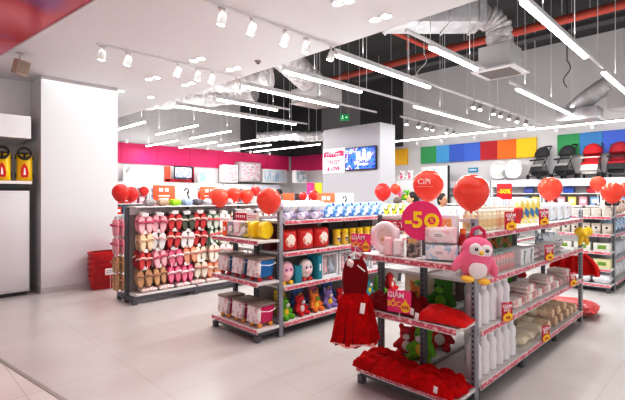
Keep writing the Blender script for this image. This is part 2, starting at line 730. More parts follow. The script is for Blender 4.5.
def spot_proto():
    o = empty('track_spotlight')
    mb = MB()
    mb.box((0, 0, -.02), (.10, .035, .03), 0.004)
    mb.tube([(0, 0, -.03), (0, 0, -.10)], 0.011, 8)
    mb.build('bracket', CHROME, o)
    mb = MB()
    mb.lathe([(0.0, .085), (.045, .08), (.058, .04), (.058, -.07), (.05, -.075)], 18, (0, 0, -.155), rot=(0.35, 0, 0))
    h = mb.build('spot_head', CHROME, o)
    mb = MB()
    mb.lathe([(0, -.076), (.05, -.0755), (.05, -.085), (0, -.095)], 18, (0, 0, -.155), rot=(0.35, 0, 0))
    mb.build('lens', LAMP, o)
    return o


def spot(x, y, label, rz=0.0, z=RZ):
    return put('spot', spot_proto, (x, y, z), rz, label, 'spotlight', 'track spotlights', s=.74)


# tracks on the soffit
for y, a, b, lab in ((5.75, 1.9, 4.1, 'white track fixed under the soffit beside the white column'),
                     (3.71, 2.1, 4.1, 'white track fixed under the soffit in line with the fourth hanging rail')):
    o = empty('lighting_track', ((a + b) / 2, y, 3.485))
    tag(o, lab, 'lighting track')
    mb = MB()
    mb.box((0, 0, 0), (b - a, .035, .03), 0.004)
    mb.build('channel', RAIL, o)
for k, px in enumerate((102, 128, 178, 198, 212, 236)):
    p = on_y(px, 60, 5.75)
    spot(p.x, 5.75, f'satin spotlight on the soffit track by the column, {ORD[k]} from its outer end', 0.5 * (k % 3), 3.47)
for k, px in enumerate((222, 252, 285, 306, 331)):
    p = on_y(px, 60, 3.71)
    spot(p.x, 3.71, f'satin spotlight on the middle soffit track, {ORD[k]} from its outer end', 0.6 * (k % 3), 3.47)
for k, px in enumerate((474, 480.5, 494, 501, 509.5, 517.5, 526)):
    p = on_y(px, 60, 3.71)
    spot(p.x, 3.71, f'white spotlight under the fourth hanging rail, {ORD[k]} along it from the soffit', 1.2)
for k, px in enumerate((407, 419, 427, 433, 447, 454)):
    p = on_y(px, 60, 5.75)
    spot(p.x, 5.75, f'white spotlight on the short rail over the pillar, {ORD[k]} along it from the soffit', 1.2)
for k in range(9):
    x = 4.0 + k * 1.1
    o = empty('wall_spotlight', (x, VW - .36, 3.52))
    tag(o, f'small white lamp over the pink band, {ORD[k]} from the white column', 'spotlight', 'lamps over the pink band')
    mb = MB()
    mb.box((0, .18, .03), (.03, .36, .03), 0.004)
    mb.build('arm', RAIL, o)
    mb = MB()
    mb.lathe([(0, .06), (.06, .05), (.06, -.06), (0, -.06)], 12, (0, 0, 0), rot=(0.6, 0, 0))
    mb.build('spot_head', RAIL, o)
for k, v in enumerate((8.6, 7.6, 6.4, 5.4, 3.9, 3.0, 2.1)):
    o = empty('wall_spotlight', (UW - .36, v, 3.52))
    tag(o, f'small white lamp over the rainbow bands, {ORD[k]} from the pillar', 'spotlight', 'lamps over the rainbow bands')
    mb = MB()
    mb.box((.18, 0, .03), (.36, .03, .03), 0.004)
    mb.build('arm', RAIL, o)
    mb = MB()
    mb.lathe([(0, .06), (.06, .05), (.06, -.06), (0, -.06)], 12, (0, 0, 0), rot=(0, -0.6, 0))
    mb.build('spot_head', RAIL, o)


def down_proto():
    o = empty('downlight')
    mb = MB()
    mb.lathe([(.055, 0), (.075, -.008), (.07, -.012), (.055, -.006)], 20, cap=False)
    mb.build('rim', WPRINT, o)
    mb = MB()
    mb.lathe([(0, -.006), (.056, -.005), (.056, 0), (0, 0)], 20)
    mb.build('lens', LAMP, o)
    return o


DL = [(149, 79, 'inner of the pair beside the column'), (156.5, 77.5, 'outer one of the pair beside the column'),
      (121, 91, 'alone close to the column corner'), (151, 97, 'alone close to the soffit edge by the column'),
      (194, 60.5, 'first of two between the tracks'),
      (201, 58.5, 'second of two between the tracks'),
      (230, 69.5, 'first of two near the edge over the buckets'),
      (237, 68, 'second of two near the edge over the buckets'),
      (185, 85, 'first of the pair past the column track'), (191.5, 83, 'second of the pair past the column track'),
      (338, 3, 'first of the pair farthest from the column'), (348, 0.5, 'second of the pair farthest from the column'),
      (375, 19.5, 'first of the pair over the red dress rack'),
      (386, 16, 'second of the pair over the red dress rack')]
for px, py, w in DL:
    p = on_z(px, py, 3.5)
    put('down', down_proto, p, 0, 'round recessed downlight in the white soffit, ' + w, 'downlight', 'soffit downlights')
p = on_z(258, 61, 3.5)
o = empty('smoke_detector', p)
tag(o, 'small dark smoke detector on the white soffit', 'smoke detector')
mb = MB()
mb.lathe([(0, -.035), (.03, -.03), (.045, -.01), (.045, 0), (0, 0)], 16)
mb.build('housing', mat('det', (0.35, 0.33, 0.3), 0.5), o)
mb = MB()
mb.lathe([(0, -.045), (.015, -.043), (.018, -.033), (0, -.033)], 12)
mb.build('sensor', BLACK, o)

# beige loudspeaker under the soffit corner
o = empty('ceiling_speaker', on_z(20, 53, 3.5), facing(1.3, 6.3) + .5)
tag(o, 'beige box loudspeaker hung under the soffit edge by the pink ceiling', 'loudspeaker')
mb = MB()
mb.tube([(0, 0, 0), (0, 0, -.12)], 0.012, 8)
mb.box((0, 0, -.004), (.08, .08, .008))
mb.build('bracket', CHROME, o)
mb = MB()
mb.box((0, -.02, -.20), (.16, .14, .20), 0.015, rot=(0.25, 0.1, 0))
sp = mb.build('housing', mat('speaker_beige', (0.52, 0.42, 0.34), 0.6), o)
mb = MB()
mb.box((0, -.094, -.215), (.13, .004, .16), 0.0, rot=(0.25, 0.1, 0))
mb.build('grille', mat('speaker_cloth', (0.42, 0.34, 0.28), 0.9, bump=0.6, bscale=200), o)

# diffuser with flexible duct
o = empty('air_diffuser', (6.82, 2.68, 3.5))
tag(o, 'square white air diffuser box fed by a crinkled silver duct', 'air diffuser')
mb = MB()
mb.box((0, 0, 0), (.66, .66, .03), 0.006)
mb.build('face_plate', WHITE, o)
mb = MB()
mb.box((0, 0, .19), (.48, .48, .36), 0.004)
mb.build('plenum_box', mat('plenum', (0.66, 0.66, 0.67), 0.45), o)
mb = MB()
for k in range(7):
    mb.box((-.21 + k * .07, 0, -.022), (.03, .48, .012), rot=(0, 0.5, 0))
mb.build('grille_slats', mat('grille', (0.30, 0.28, 0.27), 0.6), o)
mb = MB()
pts = []
for k in range(16):
    z = .36 + k / 15 * .2
    pts.append((0.012 * math.sin(k * .5), 0.012 * math.cos(k * .4), z))
for k in range(1, 22):
    t = k / 21 * PI / 2
    pts.append((-.30 + .30 * math.cos(t), 0, .56 + .30 * math.sin(t)))
rad = [0.185 + 0.016 * math.sin(i * 1.9) + 0.010 * math.sin(i * .7) for i in range(len(pts))]
mb.tube(pts, rad, 20)
mb.build('flexible_duct', FOIL, o, rot=(0, 0, -PI / 4))
mb = MB()
mb.box((-1.05, 0, .86), (1.5, .5, .34), 0.004)
for k in range(4):
    mb.box((-1.75 + k * .45, 0, .86), (.03, .54, .38))
mb.build('sheet_duct', GALV, o, rot=(0, 0, -PI / 4))

# second duct by the bare wall
pp = on_x(603, 99, 11.2)
o = empty('wall_duct', pp)
tag(o, 'galvanised duct elbow with box plenum beside the bare wall', 'duct')
mb = MB()
pts = []
for k in range(13):
    t = k / 12 * PI * 0.45
    pts.append((0, .55 - .75 * math.sin(t) * 1.2, -.02 + .42 * (1 - math.cos(t * 1.0))))
pts = [(0, .62, -.28)] + [(0, .62 - .08 * k, -.22 + .075 * k - .002 * k * k) for k in range(1, 10)]
mb.tube(pts, [0.2] * len(pts), 18)
mb.build('elbow', GALV, o)
mb = MB()
mb.box((0, .45, -.30), (.6, .8, .26), 0.004)
mb.build('plenum_box', GALV, o)
mb = MB()
mb.box((.1, -.35, -.05), (.5, .5, .4), 0.004)
mb.build('end_box', mat('plenum', (0.6, 0.6, 0.62), 0.45), o)

# insulated silver duct near the column and the one above the rails
for lab, pts, r in (
        ('crinkled silver duct under the black ceiling behind the column', [(4.5, 13.2, 4.35), (5.3, 11.8, 4.4), (6.2, 10.4, 4.4), (7.0, 9.2, 4.5)], 0.42),
        ('crinkled silver duct over the fifth and sixth rails', [(4.6, 8.9, 4.0), (5.2, 8.4, 4.15), (5.6, 7.8, 4.1), (5.9, 7.2, 4.15)], 0.26),
        ('thin silver foil duct in the far corner over the crosswise lamps', [(10.5, 13.6, 3.85), (11.2, 12.8, 3.95), (11.8, 12.0, 3.85), (12.3, 11.2, 3.9)], 0.2),
        ('silver foil duct leading to the boxy air unit', [(5.4, 6.5, 4.5), (6.2, 6.95, 4.5), (7.0, 7.3, 4.4), (7.5, 7.5, 4.35)], 0.3)):
    o = empty('foil_duct', pts[0])
    tag(o, lab, 'duct')
    P = [Vector(q) - Vector(pts[0]) for q in pts]
    path = []
    for i in range(len(P) - 1):
        for k in range(10):
            path.append(P[i].lerp(P[i + 1], k / 10))
    path.append(P[-1])
    mb = MB()
    mb.tube(path, [r + 0.02 * math.sin(i * 2.1) for i in range(len(path))], 20)
    mb.build('foil_skin', FOIL, o)
    mb = MB()
    for q in (P[1], P[2]):
        mb.tube([q + Vector((0, 0, r)), Vector((q.x, q.y, ZC - pts[0][2]))], 0.01, 6)
    mb.build('hanger_rod', RAIL, o)

o = empty('air_unit', (7.7, 7.55, 4.05))
tag(o, 'white boxy air unit hung above the pillar', 'air unit')
mb = MB()
mb.box((0, 0, 0), (.9, .9, .34), 0.01)
mb.build('casing', WHITE, o)
mb = MB()
mb.box((0, 0, -.18), (.95, .95, .03), 0.006)
mb.build('face_plate', mat('unit_face', (0.45, 0.41, 0.40), 0.5), o)
mb = MB()
for a in (-.4, .4):
    for b in (-.4, .4):
        mb.tube([(a, b, .16), (a, b, ZC - 4.05)], 0.008, 6)
mb.build('hanger_rod', RAIL, o)

o = empty('sprinkler_pipe', (9.4, 2.5, 5.0))
tag(o, 'thick red sprinkler main running across under the black ceiling', 'pipe')
mb = MB()
mb.tube([(0, -7.2, 0), (0, 7.2, 0)], 0.085, 16)
mb.build('pipe_run', REDPIPE, o)
mb = MB()
for y in (-6, -4, -2, 0, 2, 4, 6):
    mb.tube([(0, y, .08), (0, y, ZC - 5.0)], 0.012, 6)
mb.build('pipe_hanger', GALV, o)
mb = MB()
for y in (-5, -1.5, 2.3, 5.5):
    mb.lathe([(.085, -.06), (.11, -.05), (.11, .05), (.085, .06)], 16, (0, y, 0), rot=(PI / 2, 0, 0))
mb.build('coupling', REDPIPE, o)
o = empty('branch_pipe', (7.2, 5.17, 5.0))
tag(o, 'thin red branch pipe joining the red main at a right angle', 'pipe')
mb = MB()
mb.tube([(-2.6, 0, 0), (2.1, 0, 0)], 0.05, 12)
mb.tube([(.9, 0, 0), (.9, 0, -.25)], 0.03, 10)
mb.build('pipe_run', REDPIPE, o)
mb = MB()
for x in (-2, 0, 1.7):
    mb.tube([(x, 0, .05), (x, 0, ZC - 5.0)], 0.01, 6)
mb.build('pipe_hanger', GALV, o)
for k, (a, b, lab) in enumerate((((7.9, -4.5, 5.3), (7.9, 9.5, 5.3), 'dark cable tray before the red main'),
                                 ((11.6, -4.5, 5.5), (11.6, 9.5, 5.5), 'dark cable tray behind the red main'))):
    o = empty('cable_tray', ((a[0] + b[0]) / 2, (a[1] + b[1]) / 2, a[2]))
    tag(o, lab, 'cable tray')
    mb = MB()
    L = b[1] - a[1]
    mb.box((0, 0, 0), (.3, L, .02))
    mb.box((-.15, 0, .04), (.015, L, .09))
    mb.box((.15, 0, .04), (.015, L, .09))
    mb.build('tray', mat('tray_dark', (0.07, 0.065, 0.07), 0.6), o)
    mb = MB()
    for q in range(7):
        y = -L / 2 + L * (q + .5) / 7
        mb.tube([(0, y, .0), (0, y, ZC - a[2])], 0.01, 6)
    mb.build('hanger_rod', GALV, o)
for k, (px, py, d, n, lab) in enumerate(((567, 68, 8.6, 10, 'loose dark cable dangling in front of the bare wall'),
                                        (449, 20, 6.6, 8, 'pale bent rod hanging beside the silver sheet duct'),
                                        (424, 62, 8.0, 9, 'thin grey cable looping below the red main'))):
    p = at_depth(px, py, d)
    o = empty('dangling_cable', (p.x, p.y, ZC))
    tag(o, lab, 'cable')
    mb = MB()
    pts = [(0, 0, 0), (0, 0, p.z - ZC + .2)]
    for q in range(n):
        pts.append((.05 * math.sin(q * .7) - .02 * q * (k != 0), -.05 * math.sin(q * .7), p.z - ZC + .15 - q * .06))
    mb.tube(pts, 0.01, 6)
    mb.build('sheath', BLACK if k == 0 else RAIL, o)

# green exit sign
p = at_depth(344.5, 117.5, 11.3)
o = empty('exit_sign', p, facing(p.x, p.y))
tag(o, 'green lit exit sign hanging above the grey pillar', 'exit sign')
mb = MB()
mb.box((0, 0, 0), (.24, .04, .17), 0.008)
mb.build('casing', mat('exit_green', (0.01, 0.33, 0.10), 0.4, emit=0.5), o)
mb = MB()     # running figure and arrow
mb.ell((-.05, -.022, .045), (.014, .004, .014))
mb.limb((-.05, -.022, .03), (-.055, -.022, -.01), .009, .008)
mb.limb((-.055, -.022, -.01), (-.03, -.022, -.045), .007, .006)
mb.limb((-.055, -.022, -.01), (-.085, -.022, -.04), .007, .006)
mb.limb((-.05, -.022, .025), (-.025, -.022, .01), .006, .005)
mb.prism([(.02, -.01), (.05, -.01), (.05, -.03), (.085, .0), (.05, .03), (.05, .01), (.02, .01)], -.024, -.02)
mb.build('pictogram', mat('exit_white', (0.8, 0.95, 0.85), 0.5, emit=0.6), o)
mb = MB()
mb.tube([(-.1, 0, .08), (-.1, 0, ZC - p.z)], 0.005, 6)
mb.tube([(.1, 0, .08), (.1, 0, ZC - p.z)], 0.005, 6)
mb.build('hanger_rod', RAIL, o)

# ================================================================ WALL MEDIA ON THE PILLAR
SCR = ramp_mat('screen_picture', [(0.02, 0.06, 0.35), (0.05, 0.22, 0.70), (0.12, 0.10, 0.45), (0.45, 0.62, 0.85), (0.22, 0.05, 0.35)],
               6, 0.3, emit=0.55, detail=3)
pa, pb = on_x(346.5, 147, PX0), on_x(377.5, 147, PX0)
zc = (on_x(362, 147, PX0).z + on_x(362, 170, PX0).z) / 2
o = empty('wall_screen', (PX0 - .03, (pa.y + pb.y) / 2, zc), RZ_END)
tag(o, 'wide blue and purple video screen on the grey pillar', 'screen')
W = pa.y - pb.y
mb = MB()
mb.box((0, 0, 0), (W, .06, .54), 0.008)
mb.build('bezel', BLACK, o)
mb = MB()
mb.box((0, -.031, 0), (W - .04, .004, .50))
mb.build('display', SCR, o)
mb = MB()
for k, (x, z, w, h) in enumerate(((-.05, .07, .14, .2), (.12, .05, .12, .18), (.27, .06, .10, .16), (.1, -.14, .3, .05))):
    mb.box((x, -.034, z), (w, .003, h), 0.001)
mb.build('picture_tiles', mat('screen_white', (0.55, 0.66, 0.85), 0.4, emit=0.35, var=0.4, vscale=14), o)

PINKP = mat('pink_print', (0.80, 0.045, 0.16), 0.5)
pc = on_x(334, 161, PX0)
o = empty('wall_sign', (PX0 - .012, pc.y, pc.z), RZ_END)
tag(o, 'white board lettered TRUST and LOVE under a pink ribbon on the pillar', 'sign')
mb = MB()
mb.box((0, 0, 0), (.74, .02, .62), 0.004)
mb.build('board', WPRINT, o)
mb = MB()
poly = [(-.33, .09), (-.25, .11), (0, .09), (.25, .12), (.33, .10), (.34, .22), (.25, .25), (0, .20), (-.25, .24), (-.33, .21)]
mb.prism(poly, -.016, -.008)
mb.build('ribbon', PINKP, o)
mb = MB()
for k in range(6):
    x = -.21 + k * .083
    pts = [(x + .03 * math.cos(t * PI / 5), -.018, .16 + .028 * math.sin(t * PI / 5) + .01 * math.sin(k)) for t in range(8)]
    mb.tube(pts, 0.008, 6)
mb.build('script', WPRINT, o)
text('lettering', 'TRUST', .145, PINKP, o, (0, -.013, -.04), bold=0.002, sx=1.05)
text('lettering', '& LOVE', .125, PINKP, o, (0, -.013, -.20), bold=0.005, sx=1.0)

# ================================================================ RACKS
W_RACK = 0.90
BAY = 1.0


def rack(name, label, u_f, v0, L=3.0, side=(.15, .55, .93, 1.29), end=(.14, .64, 1.09), panel=False, levels_b=True,
         sides=True):
    up = u_f + 0.32
    w = W_RACK
    root = empty(name, (up, v0 + w / 2, 0))
    tag(root, label, 'display rack')

    def shelf_board(x0, x1, y0, y1, z, front):
        mb = MB()
        mb.box(((x0 + x1) / 2, (y0 + y1) / 2, z - .017), (x1 - x0, y1 - y0, .03), 0.003)
        s = mb.build('shelf', SHELF, root)
        mb = MB()
        e = 0.010
        if front == '-y':
            c, sz = ((x0 + x1) / 2, y0 - .006, z - .022), (x1 - x0 - .01, .012, .052)
        elif front == '+y':
            c, sz = ((x0 + x1) / 2, y1 + .006, z - .022), (x1 - x0 - .01, .012, .052)
        else:
            c, sz = (x0 - .006, (y0 + y1) / 2, z - .022), (.012, y1 - y0 - .01, .052)
        mb.box(c, sz, 0.002)
        q = mb.build('price_rail', SHELF, s)
        mb = MB()
        c2 = list(c)
        sz2 = list(sz)
        sz2[2] = .034
        if front == '-y':
            c2[1] -= .0055
            sz2[1] = .004
        elif front == '+y':
            c2[1] += .0055
            sz2[1] = .004
        else:
            c2[0] -= .0055
            sz2[0] = .004
        mb.box(c2, sz2)
        mb.build('price_strip', STRIP, s)

    nb = int(round(L / BAY))
    hw = w / 2
    # uprights
    for x in (0, L):
        for y in (-hw + .02, 0, hw - .02):
            mb = MB()
            mb.box((x, y, .70), (.055, .04, 1.40), 0.003)
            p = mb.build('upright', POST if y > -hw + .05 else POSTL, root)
            mb = MB()
            for k in range(33):
                mb.box((x - .0275, y, .08 + k * .04), (.003, .012, .022))
            mb.build('slot_row', SLOT, p)
    for b in range(1, nb):
        mb = MB()
        mb.box((b * L / nb, 0, .70), (.05, .04, 1.40), 0.003)
        mb.build('upright', POST, root)
    for x in (0, L):
        mb = MB()
        mb.box((x, 0, 1.385), (.03, w - .08, .03), 0.003)
        mb.build('top_bar', SHELF, root)
    if panel:
        for b in range(nb):
            mb = MB()
            mb.box(((b + .5) * L / nb, .0, .75), (L / nb - .06, .012, 1.15))
            mb.build('back_panel', PANEL, root)
    # side shelves
    for b in range(nb):
        x0, x1 = b * L / nb + .03, (b + 1) * L / nb - (.03 if b == nb - 1 else -.03)
        x0 = x0 if b == 0 else b * L / nb + .032
        for z in side:
            shelf_board(x0, x1, -hw - .005, -.025, z, '-y')
            if levels_b:
                shelf_board(x0, x1, .025, hw + .005, z, '+y')
    # end shelves
    for z in end:
        shelf_board(-.32, -.03, -hw, hw, z, '-x')
    # bases
    mb = MB()
    mb.box((-.17, 0, .085), (.28, w - .06, .05), 0.004)
    mb.build('base_frame', POST, root)
    mb = MB()
    for s in (-1, 1):
        mb.box((L / 2, s * (hw - .08), .09), (L - .08, .05, .05), 0.004)
    mb.build('base_frame', POST, root)
    for (x, y) in [(-.30, -hw + .04), (-.30, hw - .04)] + [(b * L / nb, s * (hw - .03)) for b in range(nb + 1) for s in (-1, 1)]:
        mb = MB()
        mb.box((x, y, .035), (.06, .05, .07), 0.004)
        mb.build('foot', POST, root)
    return root


V1, V2, V3 = 1.41, 3.63, 6.15
UF = 2.84
UP = UF + .32
UF4 = 8.25
rack('display_rack', 'grey shop rack carrying red dresses on its end shelves', UF, V1)
rack('display_rack', 'grey shop rack carrying magenta and blue buckets on its end shelves', UF - .02, V2, panel=True)
rack('display_rack', 'grey shop rack carrying beige packs at the end of the aisle', UF4, V1 + .08, side=(.13, .5, .93, 1.25),
     end=(.13, .38, .66, .945, 1.23), panel=True)
rack('display_rack', 'shop rack behind the three shoppers in the middle row', UF4, V2, panel=True)

# ---------------------------------------------------------------- product builders (front -Y, base z=0)


def soft(name, c, rough=0.5, **k):
    return mat(name, c, rough, **k)


CREAM = soft('cream_plastic', (0.86, 0.80, 0.62), 0.35, translucent=0.1)
BOTW = soft('bottle_white', (0.80, 0.80, 0.82), 0.35, var=0.02)
PINKC = soft('clear_pink', (0.78, 0.45, 0.45), 0.3, var=0.25, vscale=30)
PINKL = soft('pale_pink', (0.88, 0.60, 0.63), 0.5, var=0.1)


def white_bottle():
    o = empty('white_bottle')
    MB().lathe([(0, 0), (.040, 0), (.046, .006), (.047, .09), (.043, .15), (.047, .2), (.045, .235), (.031, .262), (.029, .268)],
               24).build('body', BOTW, o)
    MB().lathe([(.029, .268), (.031, .27), (.031, .31), (.028, .318), (0, .32)], 20).build('cap', soft('cap_white', (0.84, 0.84, 0.85), 0.4), o)
    return o


def lotion_bottle(key, body, lab, cap):
    def f():
        o = empty('lotion_bottle')
        MB().lathe([(0, 0), (.034, 0), (.038, .005), (.038, .105), (.03, .125), (.015, .132), (.015, .14)], 20, sy=.75).build('body', body, o)
        MB().lathe([(.0382, .03), (.0386, .031), (.0386, .09), (.0382, .091)], 20, sy=.755, cap=False).build('printed_band', lab, o)
        mb = MB()
        mb.lathe([(.017, .138), (.018, .14), (.018, .155), (.012, .16), (.006, .162), (.006, .18), (0, .181)], 14)
        mb.box((0, -.014, .18), (.014, .04, .01), 0.003)
        mb.build('pump', cap, o)
        return o
    return f


def pink_jar():
    o = empty('pink_bottle')
    MB().lathe([(0, 0), (.027, 0), (.03, .005), (.03, .125), (.024, .14), (.018, .145)], 18).build('body', PINKC, o)
    MB().lathe([(.019, .144), (.021, .146), (.021, .168), (0, .17)], 14).build('cap', soft('teal_cap', (0.42, 0.58, 0.56), 0.4), o)
    MB().lathe([(.0303, .05), (.0307, .051), (.0307, .095), (.0303, .096)], 18, cap=False).build(
        'printed_band', soft('greyband', (0.62, 0.50, 0.50), 0.5, var=0.3, vscale=40), o)
    return o


def carton(name, w, d, h, m, lab=None, lw=.6, lh=.5, lz=0.5, bev=.004, extra=None, lname='printed_panel'):
    def f():
        o = empty(name)
        MB().box((0, 0, h / 2), (w, d, h), bev).build('carton', m, o)
        if lab:
            MB().box((0, -d / 2 - .001, h * lz), (w * lw, .003, h * lh), 0.001).build(lname, lab, o)
        if extra:
            extra(o)
        return o
    return f


def soft_pack(name, w, d, h, m, lab=None, lid=None, p=5.0, wob=.15, seed=1, part='wrapper'):
    def f():
        o = empty(name)
        MB().cushion((0, 0, h / 2), (w, d, h), p=p, wob=wob, seed=seed).build(part, m, o)
        if lid:
            MB().ell((0, 0, h * .93), (w * .28, d * .3, .012)).build('lid', lid, o)
        if lab:
            mb = MB()
            mb.ell((0, -d * .38, h * .55), (w * .26, d * .10, h * .30))
            mb.build('printed_label', lab, o)
        return o
    return f


def standing_pack(name, w, h, t, m, lab, shape='round', lab_scale=.62, seed=2, part='wrapper'):
    """upright soft pack with a printed patch on its front"""
    def f():
        o = empty(name)
        MB().cushion((0, 0, h / 2), (w, h, t), p=5.0, wob=.12, seed=seed, rot=(PI / 2, 0, 0)).build(part, m, o)
        mb = MB()
        if shape == 'round':
            mb.ell((0, -t * .46, h * .5), (w * lab_scale * .5, t * .09, h * lab_scale * .5))
        else:
            mb.cushion((0, -t * .42, h * .5), (w * lab_scale, h * lab_scale, t * .25), rot=(PI / 2, 0, 0), p=10)
        mb.build('printed_label', lab, o)
        return o
    return f


def folded_towel(key, m, m2):
    def f():
        o = empty('folded_towel')
        mb = MB()
        mb.box((0, 0, .02), (.26, .20, .038), 0.018, seg=3)
        mb.box((0.004, 0.002, .058), (.255, .195, .038), 0.018, seg=3)
        mb.build('towel', m, o)
        MB().box((0, 0, .04), (.07, .206, .084), 0.016, seg=3).build('paper_band', m2, o)
        return o
    return f


def cloth_roll(m, m2):
    def f():
        o = empty('cloth_roll')
        mb = MB()
        mb.lathe([(0, -.22), (.03, -.222), (.05, -.21), (.054, -.1), (.055, .1), (.05, .21), (.03, .222), (0, .22)], 18, (0, 0, .05),
                 rot=(PI / 2, 0, 0))
        mb.build('roll', m, o)
        mb = MB()
        mb.lathe([(.0555, -.05), (.0565, -.048), (.0565, .048), (.0555, .05)], 18, (0, 0, .05), rot=(PI / 2, 0, 0), cap=False)
        mb.build('paper_band', m2, o)
        return o
    return f


def sign_proto():
    o = empty('price_sign')
    MB().box((0, 0, .115), (.17, .006, .15), 0.002).build('card', MAG, o)
    MB().tube([(0, .004, -.0), (0, .004, .05)], 0.004, 6).build('clip', RAIL, o)
    text('lettering', 'GIẢM', .048, WPRINT, o, (-.022, -.0045, .155), 0.001, bold=0.0012)
    text('lettering', 'SỐC', .05, YEL, o, (-.035, -.0045, .095), 0.001, bold=0.0012)
    mb = MB()
    mb.prism([(.012, .075), (.02, .056), (.045, .046), (.07, .056), (.078, .08), (.07, .104), (.055, .115), (.045, .14), (.035, .115), (.02, .104)],
             -.0065, -.003)
    mb.build('yellow_drop', YEL, o)
    text('lettering', '50%', .03, MAGD, o, (.045, -.0075, .08), 0.0008, bold=0.0008)
    return o


def small_sign():
    o = empty('price_sign')
    MB().box((0, 0, .07), (.085, .005, .12), 0.002).build('card', MAGD, o)
    mb = MB()
    mb.prism([(-.03, .012), (0, .006), (.04, .02), (.042, .05), (.02, .06), (.012, .08), (0, .058), (-.02, .055), (-.034, .035)], -.005, -.002)
    mb.build('yellow_drop', YEL, o)
    text('lettering', 'GIẢM', .03, WPRINT, o, (0, -.0035, .105), 0.0008, bold=0.0008)
    text('lettering', 'SỐC', .028, WPRINT, o, (0, -.0035, .08), 0.0008, bold=0.0008)
    text('lettering', '50%', .022, MAGD, o, (.004, -.006, .03), 0.0008, bold=0.0006)
    return o


# ---------------------------------------------------------------- RACK 1: long side
SY = V1 + .10          # product line behind the price rail
LV = (.15, .55, .93, 1.29)
G1 = 'on the red dress rack'


def row(key, builder, x0, step, n, y, z, fmt, cat, group, rz=0.0, jit=0.0, s=None, start=0):
    for k in range(n):
        put(key, builder, (x0 + k * step + RND.uniform(-jit, jit), y + RND.uniform(-jit, jit), z), rz + RND.uniform(-jit, jit) * 6,
            fmt.format(ORD[k + start]), cat, group, s=s)


for zi, nm, nn in ((0, 'bottom', 6), (1, 'second', 6)):
    for dep in (0, 1):
        row('wbot', white_bottle, UP + .115 + dep * .29, .143, (5 if zi == 1 else 6) - 2 * dep, V1 + .08 + dep * .15, LV[zi],
            '{} white bottle from the post, ' + ('front' if dep == 0 else 'rear') + f' row, {nm} shelf of dress rack', 'bottle',
            f'white bottles on the {nm} shelf', s=(1.3, 1.3, 1.04))
lot = lotion_bottle('c', CREAM, soft('cream_label', (0.80, 0.60, 0.35), 0.5, var=0.35, vscale=30), soft('cream_cap', (0.9, 0.86, 0.76), 0.4))
for dep in (0, 1):
    row('lot', lot, UP + .17, .088, 9, V1 + .07 + dep * .1, LV[3],
        '{} cream pump bottle from the post, ' + ('front' if dep == 0 else 'rear') + ' row of the top shelf', 'bottle',
        'cream pump bottles', jit=.004, s=(1, 1, 1.05))
for dep in (0, 1):
    row('pjar', pink_jar, UP + .10, .068, 12, V1 + .07 + dep * .08, LV[2],
        '{} pink bottle from the post, ' + ('front' if dep == 0 else 'rear') + ' row of the third shelf', 'bottle', 'slim pink bottles',
        jit=.003)


def feather(o):
    mb = MB()
    mb.tube([(-.03, -.083, .05), (-.01, -.083, .08), (.01, -.083, .11), (.035, -.083, .13)], 0.003, 6)
    mb.tube([(-.01, -.083, .08), (.015, -.083, .085)], 0.003, 6)
    mb.build('drawing', soft('grey_ink', (0.25, 0.27, 0.30), 0.5), o)


WBOX = soft('white_carton', (0.80, 0.81, 0.83), 0.45, var=0.03)
row('wbox', carton('white_carton', .17, .16, .15, WBOX, soft('greyp', (0.40, 0.44, 0.48), 0.5, var=.2), lw=.16, lh=.85, extra=feather),
    UP + 1.05, .18, 2, V1 + .10, LV[2], '{} white carton with a grey leaf drawing after the pink bottles', 'carton', 'white leaf cartons')
PKW = ramp_mat('white_pack_print', [(0.85, 0.84, 0.84), (0.82, 0.80, 0.80), (0.68, 0.48, 0.50)], 12, 0.4)
PKB = ramp_mat('blue_pack_print', [(0.85, 0.86, 0.88), (0.62, 0.70, 0.80), (0.20, 0.28, 0.42), (0.85, 0.85, 0.85)], 11, 0.35)
PKY = ramp_mat('yellow_blue_print', [(0.92, 0.70, 0.08), (0.93, 0.80, 0.30), (0.85, 0.84, 0.8)], 9, 0.4)
PKC = ramp_mat('cow_pack_print', [(0.87, 0.88, 0.90), (0.75, 0.82, 0.90), (0.88, 0.88, 0.9), (0.14, 0.20, 0.34)], 14, 0.35)
PINKT = ramp_mat('pink_towel', [(0.85, 0.76, 0.73), (0.84, 0.68, 0.66), (0.70, 0.36, 0.36)], 9, 0.85, bump=.3)
BGT = ramp_mat('beige_roll', [(0.70, 0.52, 0.36), (0.80, 0.66, 0.48), (0.62, 0.32, 0.28)], 5, 0.8, bump=.3)
CRT = ramp_mat('cream_pack', [(0.84, 0.80, 0.66), (0.80, 0.74, 0.55)], 6, 0.6)
for k in range(4):
    for j in range(2):
        put('stackpack', soft_pack('cloth_pack', .22, .20, .055, PKW), (UP + 1.52 + k * .26, V1 + .14, LV[2] + .003 + j * .057), .05 * k,
            f'white wrapped cloth pack, {"upper" if j else "lower"} of the {ORD[k]} pile on the third shelf', 'cloth pack', 'wrapped cloth packs')
for k in range(3):
    put('bluepack', standing_pack('printed_bag', .22, .17, .08, PKB, PKC, 'soft'), (UP + 2.38 + k * .22, V1 + .22, LV[2] + .04), -.2,
        f'{ORD[k]} blue and white printed bag at the far half of third shelf', 'bag', 'blue printed bags', tilt=(-.5, 0))
